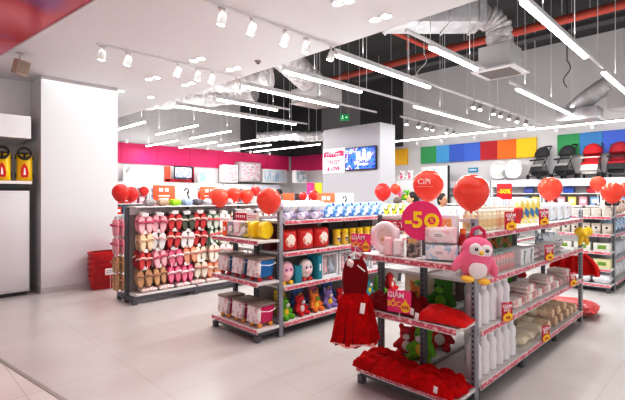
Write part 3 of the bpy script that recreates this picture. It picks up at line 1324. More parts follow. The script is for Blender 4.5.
# top shelf, after the bottles
put('heartp', lambda: (lambda o: (MB().prism([(0, -.08), (.04, -.04), (.075, .02), (.07, .06), (.04, .08), (0, .055), (-.04, .08), (-.07, .06), (-.075, .02), (-.04, -.04)], -.02, .02, bev=.008).build('cushion', soft('heart_red', (0.6, 0.01, 0.02), 0.5), o), MB().tube([(0, 0, -.10), (0, 0, -.06)], .008).build('stem', RAIL, o), o)[-1])(empty('heart_pack')),
    (UP + 1.03, V1 + .07, LV[3] + .10), 0, 'red heart shaped pack beside the cream pump bottles', 'heart pack')
for k in range(4):
    put('ybox', carton('tilted_carton', .13, .05, .22, PKY, soft('yb_blue', (0.06, 0.25, 0.50), 0.45, var=.1), lw=.9, lh=.32, lz=.42),
        (UP + 1.18 + k * .15, V1 + .13, LV[3] + .03), 0,
        f'{ORD[k]} yellow and blue carton leaning on the top shelf of the dress rack', 'carton', 'leaning yellow cartons', tilt=(0, .42))
for k in range(8):
    put('cow', standing_pack('printed_bag', .19, .20, .09, PKC, PKW, 'soft', seed=5),
        (UP + 1.86 + (k % 4) * .27, V1 + .10 + (k // 4) * .14, LV[3]), -.15 + .05 * (k % 3),
        f'white and navy printed bag, {ORD[k % 4]} in the {"front" if k < 4 else "rear"} line at the far top shelf', 'bag', 'white navy bags')
# second shelf: pink towels
for k in range(7):
    put('ptowel', folded_towel('p', PINKT, soft('band_white', (0.86, 0.84, 0.82), 0.6)), (UP + .98 + k * .285, V1 + .13, LV[1]), 0.0,
        f'{ORD[k]} pink and white folded towel after the white bottles, second shelf', 'towel', 'pink folded towels')
for k in range(3):
    put('ptowel', None, (UP + 1.30 + k * .6, V1 + .13, LV[1] + .082), 0.0,
        f'pink folded towel lying on top, {ORD[k]} of three on the second shelf', 'towel', 'pink folded towels')
# bottom shelf: cream packs, rolls, red pillow
for k in range(3):
    put('creampack', soft_pack('cream_pack', .2, .26, .09, CRT, seed=3), (UP + 1.14 + k * .23, V1 + .16, LV[0]), .1,
        f'{ORD[k]} plump cream pack after the white bottles on the bottom shelf', 'cloth pack', 'cream packs')
for k in range(6):
    put('roll', cloth_roll(BGT, CRT), (UP + 1.80 + (k % 3) * .22 + (k // 3) * .11, V1 + .225, LV[0] + .007 + (k // 3) * .1), 0.1 * (k % 2),
        f'beige rolled blanket, {ORD[k % 3]} of the {"upper" if k > 2 else "lower"} three on the bottom shelf', 'blanket', 'rolled blankets', s=(1, .93, 1))
for k in range(3):
    put('roll', None, (UP + 2.48 + (k % 3) * .16, V1 + .225, LV[0] + .007), 0,
        f'beige rolled blanket, {ORD[k]} beyond the stacked rolls on the bottom shelf', 'blanket', 'rolled blankets', s=(1, .93, 1))
# signs on the price rails
for k, (px, py, z, w) in enumerate(((507, 232, LV[3], 'top shelf beside the cream bottles'), (540.5, 216, LV[3], 'top shelf beside the yellow cartons'),
                                    (546, 258, LV[2], 'third shelf beside the white cartons'), (503.5, 316, LV[1], 'second shelf before the white bottles'),
                                    (570, 277, LV[1], 'second shelf at its far end'), (542.5, 330, LV[0], 'bottom shelf before the cream packs'))):
    p = on_y(px, py, V1 - .02)
    put('ssign', small_sign, (p.x, V1 - .048, z - .01), -.62 + .05 * k, 'small crimson and yellow sale card on the ' + w, 'price sign', 'small sale cards',
        s=1.25)

# red sequined cushion at far end, red cloth, yellow bow
SEQ = ramp_mat('red_sequins', [(0.45, 0.005, 0.01), (0.65, 0.02, 0.03), (0.75, 0.25, 0.25)], 90, 0.35, kind='voronoi')
o = empty('sequined_cushion', (UP + 3.34, V1 + .20, 0.0), .1)
tag(o, 'red sequined cushion on the floor past the far end of dress rack', 'cushion')
MB().cushion((0, 0, .10), (.5, .6, .20), p=3.0, wob=.15, seed=4).build('cover', SEQ, o)
MB().tube([(.25 * math.cos(t * PI / 12), .3 * math.sin(t * PI / 12), .10) for t in range(24)], .008, 6, closed=True).build('piping', REDSAT, o)


def bow():
    o = empty('yellow_bow')
    mb = MB()
    for s in (-1, 1):
        mb.ell((s * .05, 0, .02), (.05, .03, .045), rot=(0, s * .3, 0))
        mb.ell((s * .03, 0, -.06), (.025, .02, .06), rot=(0, s * -.3, 0))
    mb.ell((0, -.01, 0), (.03, .03, .035))
    mb.build('loops', soft('bow_yellow', (0.85, 0.60, 0.03), 0.6, bump=.4, bscale=30), o)
    MB().ell((0, -.035, 0), (.018, .012, .02)).build('knot', soft('bow_knot', (0.9, 0.72, 0.10), 0.5), o)
    return o


p = on_x(583, 233, UP + 3.0)
put('bow', bow, (UP + 2.93, V1 - .03, p.z), -.6, 'yellow fabric bow tied to the far corner post of the dress rack', 'bow', s=1.25)


def heap(name, part, size, m, seed, n=56, ruff=0.03, freq=3.2, over=0.0, lean=0.0, edge=1.0):
    """a garment lying in soft folds"""
    w, d, h = size
    t = bmesh.new()
    top, bot = {}, {}
    for i in range(n + 1):
        for j in range(n + 1):
            a, b = -1 + 2 * i / n, -1 + 2 * j / n
            rr = 1 + 0.12 * edge * noise.noise(Vector((a * 2 + seed, b * 2, 0))) + 0.05 * edge * noise.noise(Vector((a * 7, b * 7 + seed, 1)))
            k = max(0.0, (1 - abs(a) ** 3.0) * (1 - abs(b) ** 3.0)) ** 0.55
            q = noise.noise(Vector((a * freq * .35 + seed, b * freq * .8, seed))) + .6 * noise.noise(Vector((a * freq + seed, b * freq * 1.6, 3.1)))
            q = (q * q / (abs(q) + .12)) * 1.3 - .25
            z = h * k * (0.62 + lean * a) + ruff * q * min(1, k * 1.3)
            e = i in (0, n) or j in (0, n)
            top[i, j] = t.verts.new((a * w / 2 * rr, b * d / 2 * rr, max(z, 0) + .004))
            bot[i, j] = top[i, j] if e else t.verts.new((a * w / 2 * rr, b * d / 2 * rr, 0.0))
    for i in range(n):
        for j in range(n):
            t.faces.new((top[i, j], top[i + 1, j], top[i + 1, j + 1], top[i, j + 1]))
            try:
                t.faces.new((bot[i, j + 1], bot[i + 1, j + 1], bot[i + 1, j], bot[i, j]))
            except ValueError:
                pass
    mb = MB()
    mb._add(t)
    return mb


def lying_dress(label, loc, rz, size, m, seed, tilt=(0, 0), tagpos=None, bodice=None, **k):
    o = empty('red_dress', loc, rz)
    o.rotation_euler = (tilt[0], tilt[1], rz)
    tag(o, label, 'dress', 'folded red dresses')
    heap('red_dress', 'skirt', size, m, seed, **k).build('skirt', m, o, smooth=60)
    if bodice:
        x, y, w, d, h = bodice
        heap('b', 'bodice', (w, d, h), REDVEL, seed + 3, ruff=.02).build('bodice', REDVEL, o, loc=(x, y, .01), smooth=60)
    if tagpos:
        mb = MB()
        mb.box((0, 0, 0), (.03, .002, .06), 0.0006)
        mb.build('swing_tag', WPRINT, o, loc=tagpos, rot=(0.3, 0.2, .2))
    return o


# far end: red garment hanging on the end face
o = empty('hanging_garment', (UP + 3.13, V1 + .12, .70), PI / 2)
tag(o, 'bright red garment hooked on the far end of the dress rack', 'garment')
mb = MB()
t = bmesh.new()
n = 24
g = {}
for i in range(n + 1):
    for j in range(11):
        a = -1 + 2 * i / n
        b = j / 10
        g[i, j] = t.verts.new((a * (.12 + .16 * math.sin(b * 1.9)), .04 * math.sin(i * 1.1) * (0.3 + b) - .03 * b, 0.10 - .24 * b + .05 * a * a * (1 - b)))
for i in range(n):
    for j in range(10):
        t.faces.new((g[i, j], g[i + 1, j], g[i + 1, j + 1], g[i, j + 1]))
mb._add(t)
ob = mb.build('cloth', REDSAT, o, smooth=60)
sd = ob.modifiers.new('thick', 'SOLIDIFY')
sd.thickness = .012
MB().tube([(0, .06, .13), (0, .02, .17), (0, -.01, .14)], .005).build('hook', GALV, o)

# ---------------------------------------------------------------- RACK 1: end shelves
UE = UF + .17          # middle of end shelf
E1 = (.14, .64, 1.09)
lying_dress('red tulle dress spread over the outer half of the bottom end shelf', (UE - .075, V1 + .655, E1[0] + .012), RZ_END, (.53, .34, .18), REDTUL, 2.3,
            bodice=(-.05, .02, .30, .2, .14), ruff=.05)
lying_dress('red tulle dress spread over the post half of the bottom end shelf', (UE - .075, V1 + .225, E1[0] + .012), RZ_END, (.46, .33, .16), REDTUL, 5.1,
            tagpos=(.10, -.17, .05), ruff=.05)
lying_dress('ruffled dark red dress beside the hanging dress on the middle end shelf', (UE - .04, V1 + .72, E1[1] + .012), RZ_END, (.32, .26, .15), REDVEL, 7.7,
            ruff=.05, tagpos=(-.06, -.14, .08))
lying_dress('dark ruffled red dress right behind the lower GIẢM SỐC sign', (UE - .04, V1 + .45, E1[1] + .012), RZ_END, (.32, .25, .19), REDVEL, 9.2,
            ruff=.06, tagpos=(.10, -.15, .05))
lying_dress('smooth red dress tapering over the post end of the middle shelf', (UE - .06, V1 + .14, E1[1] + .014), RZ_END + .12, (.36, .24, .14), REDSAT, 12.4,
            ruff=.022, freq=3.5, lean=-.22, edge=.5, tagpos=(-.17, -.14, .03))

# hanging red dress beside the end
o = empty('hanging_dress', (2.655, 2.175, .075), facing(2.655, 2.175) + .1)
o.scale = (.84, .84, 1.0)
tag(o, 'red tulle dress on a hanger beside the end of the dress rack', 'dress')


def ringmesh(prof, seg=64, fold=0.0, nf=11, sy=.55, seed=0.0):
    t = bmesh.new()
    rings = []
    for q, (r, z) in enumerate(prof):
        f = fold * (q / (len(prof) - 1))
        ring = []
        for k in range(seg):
            a = 2 * PI * k / seg
            rr = r * (1 + f * math.sin(nf * a + seed) + f * .6 * math.sin(2.3 * nf * a + q * .4))
            zz = z + (.012 * math.sin(5 * a + seed) if q == len(prof) - 1 else 0)
            ring.append(t.verts.new((rr * math.cos(a), sy * rr * math.sin(a), zz)))
        rings.append(ring)
    for a, b in zip(rings, rings[1:]):
        for k in range(seg):
            t.faces.new((a[k], a[(k + 1) % seg], b[(k + 1) % seg], b[k]))
    mb = MB()
    mb._add(t)
    return mb


zt = 1.02
ringmesh([(.075, .99), (.10, .96), (.118, .90), (.122, .84), (.115, .78), (.10, .72)], sy=.5, fold=.02).build('bodice', REDVEL, o, smooth=60)
ringmesh([(.10, .73), (.135, .68), (.155, .60), (.17, .50), (.182, .40), (.19, .33)], fold=.07, seed=.5).build('underskirt', REDVEL, o, smooth=60)
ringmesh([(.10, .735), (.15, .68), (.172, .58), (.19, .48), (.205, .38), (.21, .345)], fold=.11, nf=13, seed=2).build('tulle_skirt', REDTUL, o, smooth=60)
ringmesh([(.21, .35), (.213, .33)], fold=.0, nf=13, seed=2, sy=.56).build('hem', soft('hem_pink', (0.85, 0.45, 0.42), 0.7), o, smooth=60)
MB().lathe([(.102, .72), (.108, .725), (.108, .745), (.102, .75)], 32, sy=.52, cap=False).build('waist_band', REDVEL, o)
mb = MB()
mb.tube([(-.09, 0, .985), (-.04, 0, 1.03), (0, 0, 1.045), (.04, 0, 1.03), (.09, 0, .985)], .008)
mb.tube([(0, 0, 1.045), (0, 0, 1.08), (.012, 0, 1.10), (.03, 0, 1.09)], .004)
mb.build('hanger', WPRINT, o)
mb = MB()
for s in (-1, 1):
    mb.tube([(s * .055, -.03, .975), (s * .06, -.01, 1.01), (s * .055, .03, .975)], .014)
mb.build('shoulder_strap', REDVEL, o)
MB().box((.055, -.115, .63), (.045, .003, .085), 0.001, rot=(0.1, 0.15, 0)).build('swing_tag', WPRINT, o)
MB().box((.05, -.055, .93), (.09, .012, .012), 0.003, rot=(0, 0.6, 0)).build('ribbon', WPRINT, o)
MB().box((-.05, -.04, .97), (.06, .06, .05), 0.012, rot=(0.3, 0.4, 0)).build('lace_collar', soft('lace', (0.82, 0.72, 0.70), 0.7), o)
# hook bar the dress hangs from
rk = bpy.data.objects['display_rack']
base = Vector((2.822, 2.16, 1.075)) - Vector(rk.location)
mb = MB()
mb.tube([(0, 0, 0), (-.05, .004, .018), (-.13, .011, .07), (-.175, .015, .092), (-.19, .016, .105)], .005, 8)
hk = mb.build('hanging_hook', CHROME, rk, loc=base)
MB().box((.0, 0, -.012), (.008, .05, .04), .001).build('clip', CHROME, hk)
# big sale signs at the end
put('bsign', sign_proto, (UF - .026, V1 + .835, E1[2] - .022), RZ_END + .35, 'square magenta GIẢM SỐC sign above the hanging red dress', 'price sign', 'square sale signs', s=1.0)
put('bsign', None, (UF - .026, V1 + .46, E1[1] - .012), RZ_END + .2, 'square magenta GIẢM SỐC sign among the red dresses, middle shelf', 'price sign', 'square sale signs', s=1.15)

# round -50% sign
pc = at_depth(421.5, 220.5, 3.27)
o = empty('discount_disc', (pc.x, pc.y, E1[2]), facing(pc.x, pc.y) + .05)
tag(o, 'round magenta disc lettered -50% standing on the dress rack', 'discount sign')
dz = pc.z - E1[2]
MB().lathe([(0, -.006), (.147, -.006), (.15, -.003), (.15, .003), (.147, .006), (0, .006)], 48, (0, 0, dz), rot=(PI / 2, 0, 0)).build('disc', MAG, o)
mb = MB()
mb.tube([(0, .012, .01), (0, .012, dz)], .006)
mb.box((0, .012, .006), (.08, .06, .012), 0.003)
mb.build('stand', RAIL, o)
DY = soft('disc_yellow', (0.95, 0.72, 0.01), 0.45)
text('numerals', '-5', .165, DY, o, (-.057, -.009, dz), .003, bold=.006, sx=1.0)
mb = MB()
mb.lathe([(.029, -.003), (.056, -.003), (.056, .003), (.029, .003), (.029, -.003)], 32, (.074, -.009, dz), rot=(PI / 2, 0, 0), cap=False)
mb.build('zero_ring', DY, o)
text('percent_mark', '%', .045, DY, o, (.074, -.009, dz), .002, bold=.001)

# things on the top end shelf
WHP = soft('white_ring', (0.84, 0.84, 0.84), 0.45, var=.02)


def seat_ring():
    o = empty('toilet_seat_ring')
    mb = MB()
    mb.tube([(.085 * math.cos(a * PI / 16), .0, .125 + .10 * math.sin(a * PI / 16)) for a in range(32)], .032, 12, closed=True)
    mb.build('padded_ring', WHP, o)
    MB().ell((0, .006, .125), (.066, .012, .08)).build('insert', soft('cream_insert', (0.84, 0.82, 0.72), 0.5), o)
    mb = MB()
    for s in (-1, 1):
        mb.ell((s * .10, 0, .17), (.02, .02, .04))
    mb.build('handle', WHP, o)
    mb = MB()
    for k, (x, z) in enumerate(((-.02, .11), (.0, .115), (.02, .108))):
        mb.ell((x, -.008, z), (.012, .004, .014))
    mb.build('printed_animals', soft('tan_print', (0.66, 0.52, 0.20), 0.5), o)
    return o


put('ring', seat_ring, (UE - .02, V1 + .715, E1[2] + .0), RZ_END + .35, 'white padded child toilet seat ring behind the GIẢM SỐC sign', 'toilet seat', s=1.05)
put('ppouch', standing_pack('pink_pouch', .08, .15, .05, PINKL, soft('pouch_patch', (0.86, 0.70, 0.72), 0.5), 'soft'), (UE - .11, V1 + .62, E1[2]), RZ_END,
    'small pale pink pouch between the seat ring and magazine cartons', 'pouch')
put('wpouch', standing_pack('white_pouch', .09, .14, .05, PKW, WPRINT, 'soft'), (UE - .10, V1 + .53, E1[2]), RZ_END,
    'small white pouch next to the dark picture carton', 'pouch')
DARKP = ramp_mat('dark_picture', [(0.10, 0.08, 0.08), (0.35, 0.30, 0.28), (0.55, 0.45, 0.40), (0.2, 0.12, 0.10)], 16, 0.4)
put('dcart', carton('picture_carton', .11, .05, .16, DARKP, soft('yellow_flash', (0.7, 0.55, 0.2), 0.5, var=.4, vscale=20), lw=.7, lh=.2, lz=.8),
    (UE - .04, V1 + .425, E1[2]), RZ_END, 'dark picture carton below the -50% disc', 'carton')
WIP1 = ramp_mat('wipes_pink', [(0.88, 0.80, 0.80), (0.84, 0.66, 0.68), (0.88, 0.84, 0.84)], 10, 0.35)
WIP2 = ramp_mat('wipes_blue', [(0.80, 0.86, 0.88), (0.52, 0.72, 0.80), (0.86, 0.88, 0.88)], 9, 0.35)
oval = soft('oval_white', (0.88, 0.88, 0.87), 0.4)


def wipes(m):
    def f():
        o = empty('wipes_pack')
        MB().cushion((0, 0, .0625), (.24, .125, .11), p=6, wob=.1, rot=(PI / 2, 0, 0)).build('wrapper', m, o)
        MB().ell((0, -.050, .0625), (.066, .010, .040)).build('printed_oval', oval, o)
        mb = MB()
        for z in (.058, .070):
            mb.box((0, -.0605, z), (.05, .002, .005))
        mb.build('print_line', soft('grey_print', (.45, .45, .45), .5), o)
        return o
    return f


put('wp2', wipes(WIP2), (UE - .06, V1 + .18, E1[2] + .001), RZ_END + .25, 'pale blue wipes pack, lower of two beside the pink penguin', 'wipes pack', 'wipes packs')
put('wp1', wipes(WIP1), (UE - .055, V1 + .19, E1[2] + .128), RZ_END + .25, 'pale pink wipes pack lying on the blue wipes pack', 'wipes pack', 'wipes packs')


def bear_carton():
    o = empty('bear_carton')
    MB().box((0, 0, .14), (.15, .08, .28), .004).build('carton', WBOX, o)
    tan = soft('bear_tan', (0.80, 0.48, 0.18), 0.6)
    mb = MB()
    mb.box((0, -.041, .17), (.09, .003, .12), .001)
    mb.ell((-.03, -.041, .245), (.016, .003, .016))
    mb.ell((.03, -.041, .245), (.016, .003, .016))
    mb.ell((0, -.041, .22), (.042, .003, .036))
    mb.build('printed_bear', tan, o)
    mb = MB()
    mb.ell((0, -.0435, .21), (.012, .002, .010))
    mb.ell((-.014, -.0435, .23), (.004, .002, .004))
    mb.ell((.014, -.0435, .23), (.004, .002, .004))
    mb.build('bear_face', WPRINT, o)
    return o


put('bearc', bear_carton, (UE + .06, V1 + .19, E1[2]), RZ_END + .1, 'white carton printed with a tan bear behind the wipes packs', 'carton', s=(1, 1, 1.2))


def red_sauce():
    o = empty('red_bottle')
    MB().lathe([(0, 0), (.034, 0), (.036, .02), (.036, .13), (.03, .17), (.018, .2)], 20).build('body', soft('deepred', (0.45, 0.01, 0.02), 0.3), o)
    MB().lathe([(.019, .198), (.022, .2), (.022, .24), (0, .243)], 16).build('cap', soft('orange_cap', (.8, .25, .05), .4), o)
    MB().ell((0, -.03, .085), (.022, .01, .035)).build('printed_label', WPRINT, o)
    return o


put('redb', red_sauce, (UE + .06, V1 + .07, E1[2]), RZ_END, 'deep red bottle behind the pink penguin bag', 'bottle')
# red header strip between the end posts
o = empty('header_strip', (UP - .035, V1 + .67, 1.32), RZ_END)
tag(o, 'red header strip with pale lettering under the top bar of dress rack', 'header sign')
MB().box((0, 0, 0), (.36, .006, .085), .001).build('board', MAGD, o)
text('lettering', 'VS-T', .07, WPRINT, o, (-.02, -.004, 0), .001, bold=.001)
MB().box((-.13, -.004, 0), (.04, .002, .05)).build('green_patch', soft('greenp', (0.10, 0.45, 0.2), .5), o)

# pink penguin backpack hanging from the corner post
PKF = soft('pink_plush', (0.88, 0.22, 0.38), 0.85, sheen=.3, bump=.4, bscale=110, var=.08)
WHF = soft('white_plush', (0.84, 0.82, 0.82), 0.85, bump=.3, bscale=110)
YLF = soft('yellow_plush', (0.93, 0.66, 0.10), 0.8, bump=.3, bscale=110)
CRIM = soft('crimson_strap', (0.62, 0.02, 0.12), 0.6)
pc = at_depth(476, 258, 2.98)
o = empty('penguin_backpack', pc, facing(pc.x, pc.y) + .36)
o.rotation_euler.y = .15
tag(o, 'pink plush penguin backpack hanging on the corner post of the dress rack', 'backpack')
mb = MB()
mb.ell((0, 0, -.02), (.118, .07, .125))
mb.ell((0, 0, .065), (.108, .066, .085))
mb.ell((0, -.02, 0), (.10, .06, .12))
remesh(mb.build('body', PKF, o), .008, 3)
for s in (-1, 1):
    MB().ell((s * .118, -.01, -.045), (.032, .028, .075), rot=(0, s * .45 * -1, 0)).build('wing', PKF, o)
mb = MB()
mb.ell((-.036, -.062, .062), (.045, .018, .044))
mb.ell((.036, -.062, .062), (.045, .018, .044))
mb.ell((0, -.064, .045), (.05, .018, .036))
remesh(mb.build('face_patch', WHF, o), .005, 2)
mb = MB()
mb.ell((0, -.067, -.075), (.064, .02, .062))
mb.build('belly_patch', WHF, o)
for s in (-1, 1):
    e = MB().ell((s * .037, -.082, .065), (.0115, .006, .0115)).build('eye', INK, o)
    MB().ell((s * .037 - .003, -.088, .069), (.003, .002, .003)).build('eye_glint', WPRINT, e)
MB().lathe([(0, 0), (.016, 0.002), (.010, .014), (0, .022)], 12, (0, -.08, .045), rot=(PI / 2, 0, 0)).build('beak', YLF, o)
for s in (-1, 1):
    MB().ell((s * .055, -.05, -.145), (.045, .045, .024)).build('foot', YLF, o)
mb = MB()
mb.tube([(-.05, .03, .13), (-.04, .03, .19), (0, .03, .215), (.04, .03, .19), (.05, .03, .13)], .013)
mb.build('carry_loop', CRIM, o)
mb = MB()
mb.tube([(.105 * math.cos(a * PI / 14), .0, .02 + .135 * math.sin(a * PI / 14)) for a in range(0, 15)], .006)
mb.build('zip', CRIM, o)

# goods seen through the open end (inner side shelves)


def plush(cb, cl, cm, seed, name='plush_toy'):
    rr = random.Random(seed)

    def f():
        o = empty(name)
        mb = MB()
        mb.ell((0, 0, .075), (.07, .06, .075))
        mb.ell((0, -.015, .165), (.065, .06, .058))
        for s in (-1, 1):
            mb.ell((s * .05, -.005, .215), (.024, .015, .03 if seed % 2 else .055), rot=(0, s * .4, 0))
            mb.limb((s * .05, -.02, .11), (s * .095, -.05, .07), .024, .022)
            mb.limb((s * .04, -.03, .03), (s * .06, -.095, .025), .03, .028)
        remesh(mb.build('body', cb, o), .009, 3)
        MB().ell((0, -.068, .155), (.03, .02, .024)).build('muzzle', cm, o)
        MB().ell((0, -.052, .075), (.04, .018, .045)).build('belly_patch', cl, o)
        for s in (-1, 1):
            MB().ell((s * .024, -.072, .182), (.008, .006, .009)).build('eye', INK, o)
        return o
    return f


PG = soft('plush_green', (0.16, 0.52, 0.03), 0.85, bump=.4, bscale=90, var=.25)
PDG = soft('plush_dark_green', (0.05, 0.24, 0.02), 0.85, bump=.4, bscale=90, var=.3)
PY = soft('plush_yellow', (0.88, 0.66, 0.05), 0.85, bump=.4, bscale=90, var=.1)
PO = soft('plush_orange', (0.88, 0.30, 0.06), 0.85, bump=.4, bscale=90, var=.1)
PR = soft('plush_red', (0.66, 0.02, 0.03), 0.85, bump=.4, bscale=90, var=.15)
PB = soft('plush_blue', (0.08, 0.20, 0.58), 0.85, bump=.4, bscale=90, var=.15)
PT = soft('plush_teal', (0.05, 0.38, 0.50), 0.85, bump=.4, bscale=90, var=.15)
PP = soft('plush_pink', (0.85, 0.20, 0.35), 0.85, bump=.4, bscale=90, var=.15)
PW = soft('plush_white', (0.82, 0.80, 0.78), 0.85, bump=.4, bscale=90, var=.1)
PV = soft('plush_violet', (0.35, 0.25, 0.62), 0.85, bump=.4, bscale=90, var=.1)
TOYS = {'green': plush(PG, PY, PW, 1), 'dark green': plush(PDG, PG, PG, 2), 'yellow': plush(PY, PW, PO, 3), 'orange': plush(PO, PY, PG, 4),
        'red': plush(PR, PW, PW, 5), 'blue': plush(PB, PW, PY, 6), 'teal': plush(PT, PY, PW, 7), 'pink': plush(PP, PW, PW, 8),
        'white': plush(PW, PP, PP, 9), 'violet': plush(PV, PY, PW, 10)}
V1B = V1 + .66


def toy(col, loc, rz, where, s=1.0, tilt=(0, 0)):
    put('toy_' + col, TOYS[col], loc, rz, f'{col} plush toy {where}', 'plush toy', 'plush toys', tilt=tilt, s=s)


toy('orange', (UP + .16, V1 + .60, .93 - .38), RZ_END, 'seen through the rack end behind the ruffled dresses', 1.05)
toy('dark green', (UP + .36, V1 + .46, .55), RZ_END, 'sitting behind the smooth red dress', 1.3)
toy('green', (UP + .45, V1 + .75, .55), RZ_END, 'far behind the middle end shelf of red dresses', 1.1)
toy('green', (UP + .18, V1 + .55, .15), RZ_END, 'behind the tulle dresses, beside a red toy', 1.25, )
toy('red', (UP + .20, V1 + .73, .15), RZ_END + .4, 'behind the tulle dresses on the bottom shelf', 1.1)
toy('red', (UP + .55, V1 + .60, .15), RZ_END + .4, 'deeper inside the dress rack on the bottom shelf', 1.2)
CARD = soft('kraft', (0.70, 0.58, 0.45), 0.7, var=.05)
put('kraft', carton('beige_carton', .34, .16, .33, CARD, None), (UP + .48, V1 + .72, .55), RZ_END + .2,
    'plain beige carton seen through the open end above the red dresses', 'carton')
put('kraft2', carton('dark_carton', .2, .16, .24, soft('brownb', (0.10, 0.06, 0.05), .5), DARKP), (UP + .85, V1 + .62, .55), RZ_END,
    'dark brown carton deep inside the dress rack', 'carton')
for k in range(4):
    put('grn_top', carton('colour_carton', .2, .14, .22, ramp_mat('colour_carton', [(0.10, 0.25, 0.03), (0.55, 0.18, 0.05), (0.15, 0.08, 0.05)], 8, .5), None),
        (UP + 1.2 + .35 * k, V1 + .45 + .20, .93), 0, f'dark green and orange carton, {ORD[k]} along the inner third shelf', 'carton', 'inner cartons')
for k in range(5):
    toy(('red', 'green', 'orange', 'green', 'red')[k], (UP + 1.0 + .36 * k, V1 + .62, .93 if k > 8 else .55), .3 * k,
        f'on the inner side of the second shelf, {ORD[k]} from the post', 1.1)

# ================================================================ RACK 2 (buckets)
U2 = UF - .02
UP2 = U2 + .32
E2X = U2 + .17


def bucket(c, feet):
    def f():
        o = empty('toy_bucket')
        mb = MB()
        mb.box((0, 0, .115), (.20, .17, .17), .02, taper=.82, seg=3)
        mb.build('tub', c, o)
        MB().box((0, 0, .205), (.215, .185, .022), .008).build('lid', soft('bucket_lid', (0.32, 0.25, 0.21), .6), o)
        mb = MB()
        mb.box((-.088, 0, .12), (.04, .165, .155), .004, rot=(0, .10, 0), mi=0)
        mb.build('label_sleeve', ramp_mat('sleeve', [(0.86, 0.84, 0.83), (0.82, 0.78, 0.78), (0.70, 0.50, 0.52)], 14, .5), o)
        for sx in (-1, 1):
            for sy in (-1, 1):
                MB().ell((sx * .065, sy * .055, .018), (.026, .026, .02)).build('foot', feet, o)
        MB().tube([(-.1, -.0, .20), (-.09, -.10, .16), (0, -.125, .15), (.09, -.10, .16), (.1, 0, .20)], .005).build('handle', WPRINT, o)
        return o
    return f


BM = soft('bucket_magenta', (0.66, 0.012, 0.16), .35)
BB = soft('bucket_blue', (0.02, 0.22, 0.55), .35)
FY = soft('feet_orange', (0.90, 0.45, 0.06), .4)
for k in range(3):
    put('bm', bucket(BM, FY), (E2X - .02, V2 + .14 + k * .29, E1[0] + .001), 0.0, f'magenta bucket on the bottom end shelf, {ORD[k]} from the corner post', 'bucket',
        'magenta buckets', s=1.17)
    put('bb', bucket(BB, soft('feet_red', (.6, .03, .04), .4)), (E2X - .02, V2 + .14 + k * .29, E1[1] + .001), 0.0,
        f'blue bucket on the middle end shelf, {ORD[k]} from the corner post', 'bucket', 'blue buckets', s=1.17)


def yellow_drum():
    o = empty('yellow_tub')
    MB().lathe([(0, -.05), (.085, -.05), (.095, -.04), (.098, 0), (.095, .04), (.085, .05), (0, .05)], 28, (0, 0, .098), rot=(0, PI / 2, 0)).build(
        'drum', soft('drum_yellow', (0.93, 0.72, 0.02), .35), o)
    MB().lathe([(.086, -.052), (.092, -.052), (.092, -.046), (.086, -.046)], 28, (0, 0, .098), rot=(0, PI / 2, 0), cap=False).build('rim',
                                                                                                                           soft('rim_y', (.85, .60, .03), .4), o)
    return o


for k in range(2):
    put('drum', yellow_drum, (E2X + .02 - .02 * k, V2 + .12 + k * .15, E1[2]), RZ_END + .12, f'round yellow tub on the top end shelf, {ORD[k]} from the corner post', 'tub', 'yellow tubs', s=(.8, 1, 1))
BAGS = [('grey printed zip bag', ramp_mat('greybag', [(.62, .58, .6), (.35, .33, .35), (.8, .7, .72)], 14, .4), .10),
        ('pale pink zip bag', ramp_mat('pinkbag', [(.86, .70, .74), (.75, .5, .55), (.86, .8, .8)], 10, .4), .10),
        ('white patterned zip bag', ramp_mat('whitebag', [(.82, .8, .8), (.4, .36, .3), (.85, .7, .1)], 14, .4), .10)]
for k, (nm, m, w) in enumerate(BAGS):
    put('bag' + str(k), standing_pack('zip_bag', .13, .19, .09, m, WPRINT, 'soft', .4, part='bag_body'), (E2X - .03, V2 + .42 + (2 - k) * .132, E1[2]), RZ_END + .3,
        nm + ' beside the yellow tubs', 'bag')
put('orbox', carton('orange_carton', .09, .09, .17, soft('orange_bright', (.85, .14, .02), .4), WPRINT, lw=.5, lh=.3), (E2X - .02, V2 + .80, E1[2]), RZ_END,
    'bright orange carton at the outer end above the blue buckets', 'carton')
o = empty('header_card', (E2X + .09, V2 + .56, E1[2] + .21), RZ_END)
tag(o, 'crimson and white header card over the zip bags', 'header sign')
MB().box((0, 0, .02), (.48, .006, .10), .001).build('board', WPRINT, o)
MB().box((-.12, -.004, .02), (.24, .003, .085), .001).build('crimson_panel', MAGD, o)
mb = MB()
for k in range(5):
    mb.box((-.20 + k * .04, -.006, .02), (.025, .002, .032), .001)
mb.build('lettering', WPRINT, o)
mb = MB()
mb.box((.1, -.004, .035), (.17, .002, .010))
mb.box((.1, -.004, .012), (.15, .002, .010))
mb.build('print_line', soft('redline', (.7, .25, .28), .5), o)
mb = MB()
mb.tube([(0, .006, -.21), (0, .006, 0)], .005)
mb.build('stand', RAIL, o)

# behind the end shelves, inside rack 2 – dark red goods
WINE = soft('wine_cloth', (0.30, 0.03, 0.06), .8, bump=.3)
for k, (z, lab) in enumerate(((.15, 'behind the magenta buckets'), (.55, 'behind the blue buckets'))):
    for j in range(2):
        put('wine', soft_pack('wine_pack', .2, .26, .14, WINE, seed=6), (UP2 + .2 + .26 * j, V2 + .66, z), 0, f'wine red cloth pack {lab}, {ORD[j]} from the panel', 'cloth pack',
            'wine packs')
